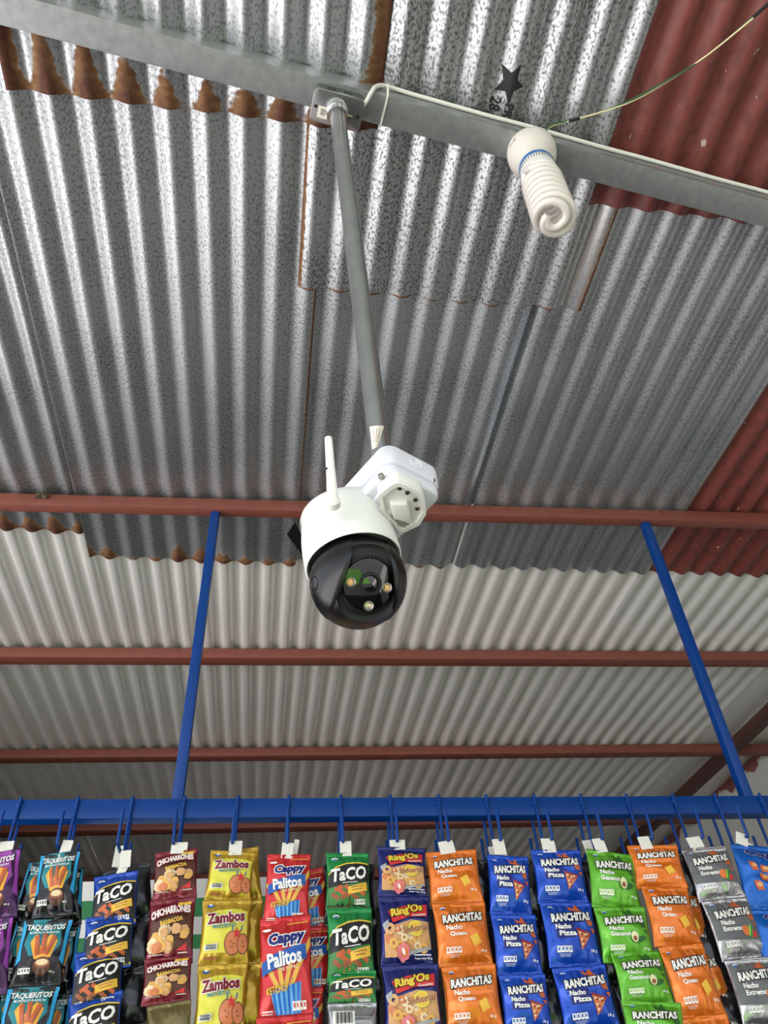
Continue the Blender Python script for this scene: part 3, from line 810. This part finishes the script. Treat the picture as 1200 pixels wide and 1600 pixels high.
class Art:
    """flat print laid on the curved face of a pouch, in units of half width / half height"""
    def __init__(s, w, h, T, seed): s.w, s.h, s.T, s.seed = w, h, T, seed; s.layer = 0; s.pic = ([], [], []); s.let = ([], [], [])
    def put(s, vs, fs, m, letter):
        s.layer += 1; off = .0006 + .00022*s.layer
        vs, fs = refine([Vector((x*s.w/2, y*s.h/2, 0)) for x, y in vs], fs, .0065)
        V, F, MI = s.let if letter else s.pic; b0 = len(V)
        for p in vs:
            x, y = p.x/(s.w/2), p.y/(s.h/2); xx = max(-.985, min(.985, x)); yy = max(-.985, min(.985, y))
            V.append((xx*s.w/2*outline_x(yy, s.seed), yy*s.h/2, bag_z(xx, yy, s.seed, s.T) + off))
        for f in fs: F.append(tuple(i + b0 for i in f)); MI.append(m)
    def poly(s, m, pts): s.put(pts, [tuple(range(len(pts)))], m, False)
    def ell(s, m, cx, cy, rx, ry, rot=0, n=18, jag=0):
        r = math.radians(rot); ar = s.w/s.h; pts = []
        for k in range(n):
            a = 2*PI*k/n; q = 1 + jag*math.sin(k*2.4 + cx*9)
            x, y = rx*math.cos(a)*q, ry*math.sin(a)*q/ar
            X, Y = x*math.cos(r) - y*math.sin(r), x*math.sin(r) + y*math.cos(r)
            pts.append((cx + X, cy + Y*ar))
        s.poly(m, pts)
    def rect(s, m, cx, cy, rx, ry, rot=0):
        r = math.radians(rot); ar = s.w/s.h; pts = []
        for a, b_ in ((-1,-1),(1,-1),(1,1),(-1,1)):
            x, y = a*rx, b_*ry/ar; pts.append((cx + x*math.cos(r) - y*math.sin(r), cy + (x*math.sin(r) + y*math.cos(r))*ar))
        s.poly(m, pts)
    def ring(s, m, cx, cy, r0, r1, n=16):
        ar = s.w/s.h; pts = []; fs = []
        for k in range(n):
            a = 2*PI*k/n
            for r in (r0, r1): pts.append((cx + r*math.cos(a), cy + r*math.sin(a)*ar))
        for k in range(n): j = (k+1) % n; fs.append((2*k, 2*k+1, 2*j+1, 2*j))
        s.put(pts, fs, m, False)
    def text(s, m, t, cx, cy, wd, ht, rot=0, shear=0, out=None, ow=.06, bold=.02, arch=0, sp=1.0):
        x0, x1, y0, y1 = text_ref(t, shear, sp); sx, sy = wd/(x1 - x0), ht/(y1 - y0); r = math.radians(rot); ar = s.w/s.h
        for mm, off in (((out, ow), (m, bold)) if out else ((m, bold),)):
            vs, fs = text_mesh(t, off, shear, 2, sp); pts = []
            for p in vs:
                x = (p.x - (x0 + x1)/2)*sx; y = (p.y - (y0 + y1)/2)*sy
                y += arch*(1 - (x/(wd/2))**2)
                pts.append((cx + x*math.cos(r) - y/ar*math.sin(r), cy + (x*math.sin(r) + y/ar*math.cos(r))*ar))
            s.put(pts, fs, mm, True)
    def octs(s, cx, cy, wd, base, m='white'):
        for k in range(4):
            x = cx + (k - 1.5)*wd/4; s.rect(m, x, cy, wd*.115, wd*.16); s.rect(base, x, cy + .01, wd*.055, wd*.08)
    def meshes(s, name):
        out = []
        for nm, (V, F, MI) in (('printed_picture', s.pic), ('printed_lettering', s.let)):
            if not V: continue
            names = list(dict.fromkeys(MI)); me = bpy.data.meshes.new(nm); me.from_pydata(V, [], F)
            for n in names: me.materials.append(INK[n])
            for p, k in zip(me.polygons, MI): p.material_index = names.index(k); p.use_smooth = True
            out.append((nm, me))
        return out

def art_ranch(a, flavour, pic, base, chips=True):
    a.ell('white', -.66, .80, .10, .04); a.ell('midblue', -.66, .78, .09, .025)
    if chips:
        for p in ([(.0, .86), (.18, .74), (.34, .92), (.42, .72), (.62, .60), (.30, .66), (.05, .70)], [(.55, .40), (.82, .44), (.86, .20), (.66, .22)], [(.72, .12), (.9, .12), (.84, -.04)]): a.poly(chips, p)
    a.text('white', 'RANCHITAS', .02, .48, 1.52, .24, rot=3, shear=.15, out='black', ow=.13, bold=.045)
    a.text('white', 'Nacho', -.36, .18, .56, .14, bold=.035); a.text('white', flavour, -.22, -.02, .62 if len(flavour) < 7 else .84, .14, bold=.035)
    pic(a); a.octs(-.45, -.50, .56, base)
    for k in range(3): a.rect('white', -.45, -.64 - .035*k, .22 - .03*k, .004)
    a.text('white', '18 g', .66, -.56, .22, .10)
def pic_cheese(a): a.rect('amber', .40, -.22, .17, .17, 24); a.rect('gold', .40, -.20, .14, .13, 24)
def pic_pizza(a):
    a.poly('pizza', [(.12, .14), (.72, -.02), (.22, -.52)]); a.poly('darkred', [(.12, .14), (.72, -.02), (.66, -.08), (.14, .06)])
    for x, y in ((.24, -.02), (.40, -.08), (.26, -.22), (.5, -.06), (.27, -.36)): a.ell('cream', x, y, .045, .04); a.ell('darkred', x + .06, y - .05, .04, .035)
def pic_avo(a):
    a.ell('dkgreen', .50, -.22, .24, .10, 15); a.ell('dkgreen', .28, -.13, .165, .215); a.ell('avocado', .28, -.13, .145, .195); a.ell('brown', .28, -.19, .085, .09)
def pic_chili(a):
    a.ell('orange', .30, -.12, .16, .17); a.ell('red', .58, -.24, .14, .12); a.ell('green', .50, -.16, .07, .24, -18); a.ell('lime', .44, -.14, .035, .2, -18)
def art_taq(a, panel, glow, sub):
    a.poly(panel, [(-.62, .98), (.62, .98), (.75, .2), (.45, -.15), (-.45, -.15), (-.75, .2)])
    a.poly(glow, [(-.98, .95), (-.80, .95), (-.84, .1), (-.78, -.25), (-.98, -.4)]); a.poly(glow, [(.98, .95), (.82, .95), (.86, .1), (.80, -.25), (.98, -.4)])
    a.poly('amber', [(-.5, .25), (-.3, .52), (-.1, .1), (.3, .5), (.62, .3), (.45, -.2), (-.2, -.25)])
    for x, y, r in ((-.18, .16, 12), (.08, .20, 2), (.36, .16, -20)): a.rect('chip', x, y, .10, .30, r); a.rect('brown', x + .06, y, .03, .28, r)
    a.ell('dkbrown', .16, -.44, .36, .26); a.ell('brown', .16, -.36, .32, .13); a.ell('cream', .16, -.34, .25, .09)
    a.text('white', 'TAQUERITOS', .0, .72, 1.55, .20, arch=-.03, bold=.045); a.text(sub, 'BUFFALO RANCH', .0, .54, 1.2, .07)
    a.octs(-.5, -.58, .5, 'black'); a.text('white', '18 g', .62, -.62, .2, .06)
def art_taco(a, base):
    rim = [(-.95, -.05), (-.93, .22), (-.6, .46), (-.1, .60), (.45, .64), (.95, .60)]
    a.poly('yellow', rim + [(.97, -.9), (-.97, -.9)]); a.poly('black', [(x, y - .05) for x, y in rim] + [(.97, -.92), (-.97, -.92)])
    if base == 'green': a.poly('green', [(-.97, -.28), (.97, -.02), (.97, -.92), (-.97, -.92)])
    a.ell('white', -.62, .74, .15, .05); a.ell('blue', -.62, .72, .12, .025)
    for k in range(9): a.rect('chip' if k % 3 else 'brown', -.62 + .15*k, -.55 + .13*((k*5) % 3), .20, .07, -35 + 60*(k % 2))
    a.poly('gold', [(-.05, -.26), (.85, -.08), (.88, -.36), (-.02, -.50)])
    for k in range(2): a.rect('brown', .40, -.24 - .09*k, .30 - .06*k, .014, 9)
    a.text('white', 'TaCO', .02, .20, 1.62, .42, rot=7, shear=.22, bold=.035); a.rect('white', .05, -.10, .36, .012, 6)
    a.octs(.5, -.74, .5, base if base != 'royal' else 'blue')
def art_chich(a):
    a.poly('dkbrown', [(-.9, .55), (.9, .62), (.95, -.55), (-.95, -.55)])
    rnd = random.Random(4)
    for k in range(22):
        x, y = -.75 + 1.5*rnd.random(), -.55 + .62*rnd.random()
        a.ell(('tan', 'cream', 'fry')[k % 3], x, y, .13 + .1*rnd.random(), .10 + .09*rnd.random(), rnd.random()*180, 12, .1)
        if k % 2: a.ell('tan', x + .03, y - .02, .07, .05, 20)
    a.ell('pizza', -.50, -.50, .22, .15)
    a.text('white', 'CHICHARRONES', .0, .50, 1.7, .22, rot=7, out='darkred', ow=.11, bold=.04, arch=.08); a.text('gold', 'BARBACOA', .08, .24, .98, .13, rot=9, bold=.035)
    a.poly('gold', [(.30, .80), (.86, .82), (.86, .72), (.30, .70)]); a.poly('red', [(.35, -.62), (.8, -.42), (.75, -.66)])
    a.rect('white', .62, -.70, .2, .012); a.rect('white', -.55, -.70, .3, .008)
def art_zambos(a):
    a.poly('lemon', [(-.88, .52), (-.3, .66), (.4, .68), (.9, .60), (.9, -.60), (-.9, -.60)])
    a.ell('midblue', -.66, .80, .14, .05); a.ell('white', -.66, .83, .07, .03)
    a.ell('dkbrown', .32, -.34, .35, .36); a.ell('pizza', .32, -.34, .32, .33); a.ell('dkbrown', .74, -.36, .24, .30); a.ell('pizza', .74, -.36, .21, .27)
    for x, y in ((.25, -.30), (.38, -.36), (.30, -.45), (.72, -.32), (.76, -.44)): a.ell('brown', x, y, .045, .03)
    a.poly('red', [(.30, .02), (.42, -.02), (.46, .12), (.54, -.02), (.70, .04), (.58, -.10), (.62, -.22), (.48, -.14), (.38, -.22), (.40, -.08)])
    a.poly('blue', [(.26, .18), (.30, .16), (.34, .02), (.28, .02)]); a.poly('blue', [(.72, .18), (.68, .16), (.64, .02), (.70, .02)])
    a.poly('white', [(-.82, -.38), (-.30, -.34), (-.30, -.52), (-.82, -.54)]); a.octs(-.56, -.44, .42, 'grey', 'steel')
    a.text('maroon', 'Zambos', .0, .40, 1.5, .30, rot=4, out='white', ow=.10, bold=.05); a.text('teal', 'MADURITOS', -.05, .14, .95, .10, rot=3, bold=.03)
    a.rect('brown', -.55, -.76, .25, .03)
def art_cappy(a):
    for x, y, r, l in ((-.86, .02, 50, .30), (-.4, -.30, 30, .30), (-.16, -.24, 12, .30), (.12, -.20, -14, .34), (.48, -.10, -26, .52), (.80, .24, -28, .3)):
        a.rect('fry', x, y, .085, l, r); a.rect('gold', x + .03, y, .03, l*.96, r)
    a.poly('lightblue', [(-.55, -.50), (.60, -.34), (.56, -.90), (-.34, -.94)])
    for k in range(6): a.poly('midblue', [(-.50 + .19*k, -.48 + .025*k), (-.40 + .19*k, -.47 + .025*k), (-.28 + .155*k, -.93), (-.34 + .155*k, -.93)])
    a.poly('blue', [(-.92, .06), (-.4, .22), (.2, .32), (.80, .38), (.84, .08), (.2, .02), (-.5, -.10), (-.90, -.20)])
    a.text('navy', 'Cappy', .06, .50, 1.35, .27, rot=5, out='white', ow=.13, bold=.06, shear=.1); a.text('white', 'Palitos', -.02, .12, 1.3, .28, rot=7, bold=.035)
    a.text('cream', 'DE PAPAS', .15, -.08, .7, .07, rot=7); a.text('yellow', 'KETCHUP', -.28, -.46, .82, .13, rot=8, out='darkred', ow=.05)
    a.octs(.52, -.78, .5, 'red'); a.rect('white', -.66, -.84, .2, .012); a.rect('white', -.66, -.89, .2, .008); a.ell('white', -.7, .70, .18, .03)
    a.rect('gold', .5, .80, .42, .010, 3)
def art_ring(a):
    a.poly('tan', [(-.85, -.72), (-.88, -.1), (-.5, .12), (.2, .28), (.9, .22), (.95, -.52), (.4, -.55), (.0, -.72)])
    rnd = random.Random(9)
    for k in range(20):
        x, y = -.7 + 1.5*rnd.random(), -.55 + .65*rnd.random(); a.ring(('fry', 'cream', 'pizza')[k % 3], x, y, .06, .17 - .03*(k % 2), 12)
    a.ring('tan', -.68, .02, .07, .2)
    a.poly('grey', [(-.1, -.62), (.9, -.46), (.9, -.54), (-.1, -.72)]); a.poly('grey', [(-.95, .16), (-.72, .28), (-.72, .10), (-.9, .0)])
    a.poly('red', [(-.72, .52), (-.1, .66), (.84, .70), (.84, .36), (.1, .34), (-.55, .18)])
    a.ell('lemon', .34, .02, .30, .22); a.ell('gold', .34, .02, .25, .18)
    a.text('yellow', "Ring'Os", .02, .52, 1.25, .28, rot=10, shear=.1, out='black', ow=.13, bold=.05); a.text('white', 'Crocantes', .5, .40, .55, .07, rot=6)
    a.text('brown', 'Señorial', .32, .02, 1.0, .17, rot=8, out='cream', ow=.06, bold=.03)
    a.ell('pink', -.18, -.62, .24, .24, 0, 16, .12); a.ell('orange', -.14, -.62, .12, .13); a.ell('white', -.18, -.60, .05, .1, 20)
    a.rect('white', .55, -.69, .34, .014); a.text('white', 'Peso neto 20 g', .58, -.78, .66, .06)
def art_corn(a):
    for x, y in ((-.5, .30), (-.15, .22), (.3, .30), (-.25, -.05), (.2, -.1), (-.5, -.3), (.45, -.35), (.0, -.5)): a.ell('chip', x, y, .17, .12, x*90, 10, .2); a.ell('tan', x + .02, y + .02, .09, .06)
    a.text('navy', 'Cappy', .1, .62, 1.5, .24, rot=-6, out='white', ow=.06, bold=.045, shear=.1); a.text('white', '18 g', .5, -.7, .3, .07)
def art_back(a):
    a.rect('white', -.35, .45, .45, .26)
    for k in range(14): a.rect('black', -.70 + .052*k, .47, .006 + .008*(k*7 % 3), .20)
    for k in range(5): a.rect('grey' if k % 2 else 'steel', .45, .55 - .09*k, .36, .012)
    for k in range(4): a.rect('white', .0, -.05 - .14*k, .8, .02)
KIND = dict(
    taq_purple=('purple', lambda a: art_taq(a, 'purple', 'purple', 'white')), taq=('black', lambda a: art_taq(a, 'teal', 'cyan', 'white')),
    taco_blue=('royal', lambda a: art_taco(a, 'royal')), taco_green=('green', lambda a: art_taco(a, 'green')), chich=('maroon', art_chich), zambos=('gold', art_zambos),
    cappy=('red', art_cappy), ring=('navy', art_ring), r_orange=('orange', lambda a: art_ranch(a, 'Queso', pic_cheese, 'orange', 'orange')),
    r_blue=('blue', lambda a: (a.rect('navy', -.28, .07, .36, .22), art_ranch(a, 'Pizza', pic_pizza, 'midblue', 'chip'))),
    r_green=('lime', lambda a: art_ranch(a, 'Guacamole', pic_avo, 'lime', 'dkgreen')), r_silver=('silver', lambda a: (a.poly('steel', [(-.95, .80), (.95, .80), (.95, -.42), (-.95, -.34)]), art_ranch(a, 'Extremo', pic_chili, 'grey', 'chip'))),
    corn=('sky', art_corn), back=('silver', art_back), dark=('dark', None), goldback=('gold', None), olive=('olive', None))
CACHE = {}
def bag_parts(kind, w, h, var):
    key = (kind, var)
    if key not in CACHE:
        base, art = KIND[kind]; T = .0125; seed = (len(CACHE)*1.37 + 1) % 23
        me = bag_mesh('snack_bag', w, h, T, seed, BAG[base]); parts = []
        if art: A_ = Art(w, h, T, seed); art(A_); parts = A_.meshes(kind)
        CACHE[key] = (me, w, h, parts)
    return CACHE[key]

def strip(label, kind, quads, Ys, card=None, hook=None, extra=True, kinds=None, group='hanging strips of snack bags'):
    P = [[at_y(x, y, Ys) for x, y in ((q[0], q[2]), (q[1], q[2]), (q[3], q[5]), (q[4], q[5]))] for q in quads]
    if extra:                                   # the strip goes on below view; bags added there block light reaching the back
        q = quads[-1]; d = (P[-1][2] + P[-1][3] - P[-1][0] - P[-1][1]) / 2
        d = Vector((d.x*.25, 0, d.z*.97))
        for _ in range(4): P.append([p + d for p in P[-1]])
    top = (P[0][0] + P[0][1]) / 2
    st = tag(empty('snack_strip', top), label, 'snack strip', group)
    inv = st.matrix_basis.inverted()
    # nominal size of this kind from the second bag
    ref = P[min(1, len(P) - 1)]
    nw = ((ref[1] - ref[0]).length + (ref[3] - ref[2]).length) / 2; nh = ((ref[0] + ref[1]) / 2 - (ref[2] + ref[3]) / 2).length
    for i, (tl, tr, bl_, br) in enumerate(P):
        kd = kinds[i] if kinds and i < len(kinds) else kind
        me, w0, h0, parts = bag_parts(kd, nw, nh, i % 2)
        tc = (tl + tr)/2; bc = (bl_ + br)/2; yv = (tc - bc); h = yv.length; yv.normalize()
        w = ((tr - tl).length + (br - bl_).length)/2
        zv = Vector((random.uniform(-.10, .10), -1, 0)).normalized(); xv = yv.cross(zv).normalized(); zv = xv.cross(yv)
        R3 = Matrix((xv, yv, zv)).transposed().to_4x4() @ Matrix.Rotation(math.radians(random.uniform(2, 6)), 4, 'X')
        o = bpy.data.objects.new('snack_bag', me); COL.objects.link(o); o.parent = st; o.matrix_parent_inverse = inv
        o.matrix_basis = Matrix.Translation((tc + bc)/2) @ R3 @ Matrix.Diagonal((w/w0, h*1.02/h0, min(1.15, h/h0 + .1), 1))
        for nm, pm in parts:
            c = bpy.data.objects.new(nm, pm); COL.objects.link(c); c.parent = o; c['kind'] = 'stuff'
    if card:
        cx, cy, cw, ch, rot = card; cc = at_y(cx, cy, Ys - .004)
        k = (cc - Vector((0, 0, CZ))).dot(M3 @ Vector((0, 0, -1))) / F_PX
        R3 = basis((0, -1, .08), (1, 0, math.tan(math.radians(rot))))
        b = MB(); b.slab(rrect(cw*k, ch*k*1.12, .001, 2), -.0006, .0006, R3, cc); b_ = b.build('hang_card', M['card'])
        b_.parent = st; b_.matrix_parent_inverse = inv
        # clear film neck joins the card to the first bag
        b = MB(); p0, p1 = cc - R3.col[1]*ch*k*.3 + Vector((0, .003, 0)), top - Vector((0, -.003, .015))
        b.prism(p0, p1, [(-cw*k*.4, -.0004), (cw*k*.4, -.0004), (cw*k*.4, .0004), (-cw*k*.4, .0004)], up=(0, 1, 0))
        c_ = b.build('card_neck', M['card']); c_.parent = st; c_.matrix_parent_inverse = inv
    return st
YS = 1.715
strip('purple and black snack bag strip at the far left end of the rack', 'taq_purple', [(-45, 35, 1335, -52, 22, 1440), (-52, 22, 1440, -66, 8, 1560)], YS, (8, 1324, 24, 17, 4))
strip('black and cyan snack bag strip with orange sticks and a brown bowl', 'taq', [(66, 126, 1334, 46, 114, 1432), (40, 114, 1438, 13, 94, 1541), (14, 94, 1543, -14, 74, 1650)], YS, (103, 1326, 16, 24, -4))
strip('cyan-edged black snack strip tucked behind the left of the sticks strip', 'taq', [(46, 96, 1350, 16, 66, 1440), (26, 80, 1442, -4, 50, 1540), (0, 50, 1540, -20, 40, 1640)], YS + .032)
strip('cyan-edged black snack strip tucked behind the right of the sticks strip', 'taq', [(88, 130, 1362, 78, 128, 1448), (76, 126, 1450, 58, 112, 1556), (60, 112, 1556, 40, 100, 1660)], YS + .034)
strip('blue snack bag strip with black panel, left of the maroon strip', 'taco_blue', [(148, 217, 1367, 140, 212, 1448), (136, 209, 1432, 126, 204, 1514), (119, 193, 1486, 108, 188, 1578), (110, 192, 1554, 98, 184, 1650)], YS, (196, 1342, 16, 24, 6))
strip('crumpled silver-backed strip hanging behind the blue black-panelled strip', 'back', [(160, 236, 1356, 164, 238, 1440), (160, 238, 1440, 158, 234, 1520), (158, 234, 1520, 150, 230, 1610)], YS + .036, (184, 1338, 12, 30, 0), kinds=['dark', 'dark', 'dark', 'dark'])
strip('maroon snack bag strip with pale crackling pieces', 'chich', [(243, 310, 1330, 237, 307, 1406), (235, 307, 1406, 225, 300, 1508), (228, 299, 1496, 219, 299, 1568), (231, 299, 1568, 224, 298, 1660)], YS, (280, 1325, 25, 16, 0), kinds=['chich', 'chich', 'chich', 'olive', 'olive'])
strip('gold and yellow snack bag strip with plantain rounds', 'zambos', [(331, 398, 1332, 317, 393, 1408), (317, 393, 1408, 309, 388, 1510), (308, 389, 1508, 302, 379, 1624)], YS, (368, 1325, 20, 20, 0))
strip('plain gold strip hanging behind the plantain strip', 'goldback', [(344, 404, 1329, 346, 410, 1410), (346, 411, 1410, 342, 413, 1510), (342, 413, 1510, 338, 413, 1620)], YS + .034)
strip('red snack bag strip with potato sticks in a blue striped cup', 'cappy', [(420, 484, 1337, 408, 484, 1444), (406, 486, 1434, 403, 490, 1592), (400, 490, 1588, 398, 490, 1740)], YS, (449, 1329, 18, 22, -4))
strip('red snack strip peeking out behind the potato stick strip', 'cappy', [(436, 506, 1362, 442, 516, 1450), (444, 516, 1450, 440, 520, 1545), (440, 506, 1545, 436, 504, 1650)], YS + .036, (462, 1326, 8, 26, -8))
strip('green snack bag strip with black panel and red twists', 'taco_green', [(508, 577, 1335, 510, 579, 1421), (510, 581, 1421, 512, 586, 1532), (512, 588, 1518, 512, 588, 1570), (511, 589, 1568, 511, 591, 1662)], YS, (540, 1326, 18, 21, 0), kinds=['taco_green', 'taco_green', 'taco_green', 'back', 'back'])
strip('dark foil strip hanging behind the green black-panelled strip', 'dark', [(505, 584, 1352, 506, 590, 1440), (506, 590, 1440, 508, 596, 1540), (508, 596, 1540, 508, 600, 1640)], YS + .036)
strip('navy blue snack bag strip with golden onion rings', 'ring', [(589, 664, 1326, 590, 669, 1402), (590, 671, 1402, 596, 679, 1511), (596, 685, 1509, 602, 692, 1624)], YS, (621, 1320, 24, 14, 0))
strip('bright orange snack bag strip next to the onion ring strip', 'r_orange', [(665, 743, 1331, 673, 757, 1412), (673, 758, 1412, 686, 774, 1510), (686, 776, 1510, 702, 786, 1614)], YS, (698, 1324, 24, 18, 8))
strip('dark foil strip between the orange and blue strips', 'dark', [(700, 770, 1345, 710, 776, 1430), (712, 782, 1430, 724, 796, 1520), (724, 796, 1520, 740, 810, 1620)], YS + .036)
strip('royal blue pizza snack strip, left one of the two', 'r_blue', [(762, 823, 1339, 765, 834, 1431), (766, 836, 1431, 777, 851, 1524), (777, 852, 1524, 792, 866, 1620)], YS, (780, 1323, 19, 22, 2))
strip('crumpled black foil strip between the two royal blue strips', 'dark', [(800, 856, 1346, 812, 862, 1440), (812, 864, 1440, 830, 884, 1530), (830, 884, 1530, 850, 900, 1630)], YS + .036, (770, 1336, 10, 24, 4))
strip('royal blue pizza snack strip, right one of the two', 'r_blue', [(829, 905, 1330, 841, 923, 1411), (841, 923, 1411, 858, 946, 1511), (859, 947, 1511, 885, 973, 1614)], YS, (857, 1321, 21, 20, 0))
strip('lime green snack bag strip with avocado halves', 'r_green', [(914, 990, 1333, 926, 1004, 1421), (926, 1006, 1419, 944, 1028, 1503), (954, 1032, 1488, 970, 1060, 1570), (970, 1062, 1566, 986, 1078, 1654)], YS, (937, 1321, 19, 20, 6))
strip('dark foil strip behind the avocado strip', 'dark', [(905, 970, 1350, 920, 985, 1440), (925, 990, 1440, 950, 1015, 1530), (950, 1010, 1530, 975, 1040, 1630)], YS + .036, (920, 1326, 14, 24, 4))
strip('deep orange snack bag strip with a crumpled top, beside the avocado strip', 'r_orange', [(978, 1058, 1322, 998, 1074, 1388), (998, 1076, 1386, 1026, 1097, 1480), (1026, 1098, 1478, 1064, 1139, 1592)], YS, (1008, 1317, 19, 18, 4))
strip('orange snack strip half hidden behind the deep orange one', 'r_orange', [(1020, 1088, 1392, 1046, 1114, 1486), (1048, 1116, 1486, 1080, 1150, 1580), (1080, 1150, 1580, 1112, 1184, 1680)], YS + .034)
strip('silver and grey snack bag strip with red tortilla chips', 'r_silver', [(1066, 1132, 1326, 1091, 1169, 1406), (1091, 1169, 1406, 1129, 1206, 1499), (1129, 1206, 1499, 1166, 1244, 1604)], YS, (1086, 1316, 24, 15, 6))
strip('dark foil strip left of the silver and grey strip', 'dark', [(1052, 1100, 1336, 1074, 1120, 1440), (1074, 1122, 1440, 1104, 1150, 1540), (1104, 1150, 1540, 1130, 1180, 1640)], YS + .036)
strip('bright blue snack bag strip at the right end of the rack', 'corn', [(1140, 1232, 1324, 1170, 1262, 1424), (1170, 1262, 1424, 1202, 1294, 1525), (1202, 1294, 1525, 1236, 1330, 1630)], YS, (1159, 1311, 18, 18, -24))

# white display board with green bands behind the left strips
YD = 2.12
p0 = at_y(110, 1378, YD); p1 = at_y(424, 1376, YD); zb_ = CZ - .25
bd = frame_thing('display_board', ((p0.x + p1.x)/2, YD, zb_), 'white display board with green bands behind the maroon and gold strips', 'board')
b = MB(); b.box((p0.x, YD, zb_), (p1.x, YD + .012, p0.z)); world_child(b.build('board_panel', mat('board_white', (228, 228, 222), .5), bevel=.001), bd)
for y0, y1 in ((1403, 1432), (1460, 1482)):
    b = MB(); b.box((p0.x, YD - .001, at_y(315, y1, YD).z), (p1.x, YD - .0001, at_y(315, y0, YD).z)); world_child(b.build('green_band', mat('board_green', (46, 128, 74), .5)), bd)
for s_ in (0, 1):
    x = p0.x + .02 if s_ == 0 else p1.x - .02
    b = MB(); b.box((x - .012, YD + .012, 0), (x + .012, YD + .03, p0.z - .01)); world_child(b.build('board_leg', M['dark_zinc']), bd)

# small dried mud nest stuck on the first purlin
nc = at_y(66, 776, 1.688); b = MB(); rn = random.Random(3)
for k in range(9):
    c = nc + Vector((rn.uniform(-.019, .019), rn.uniform(-.004, .0), rn.uniform(-.007, .008))); r = rn.uniform(.005, .009)
    b.lathe([(.0004, -r), (r*.7, -r*.7), (r, 0), (r*.7, r*.7), (r*.35, r*.8), (r*.3, r*.3)], 9, basis((rn.uniform(-.5, .5), -1, rn.uniform(-.6, .2)), (1, 0, 0)), c)
tag(b.build('mud_nest', mat('dried_mud', (96, 78, 60), .9, 0, .5, 120, .5), smooth=True), 'small dried mud nest stuck to the front purlin at far left', 'nest', kind='stuff')
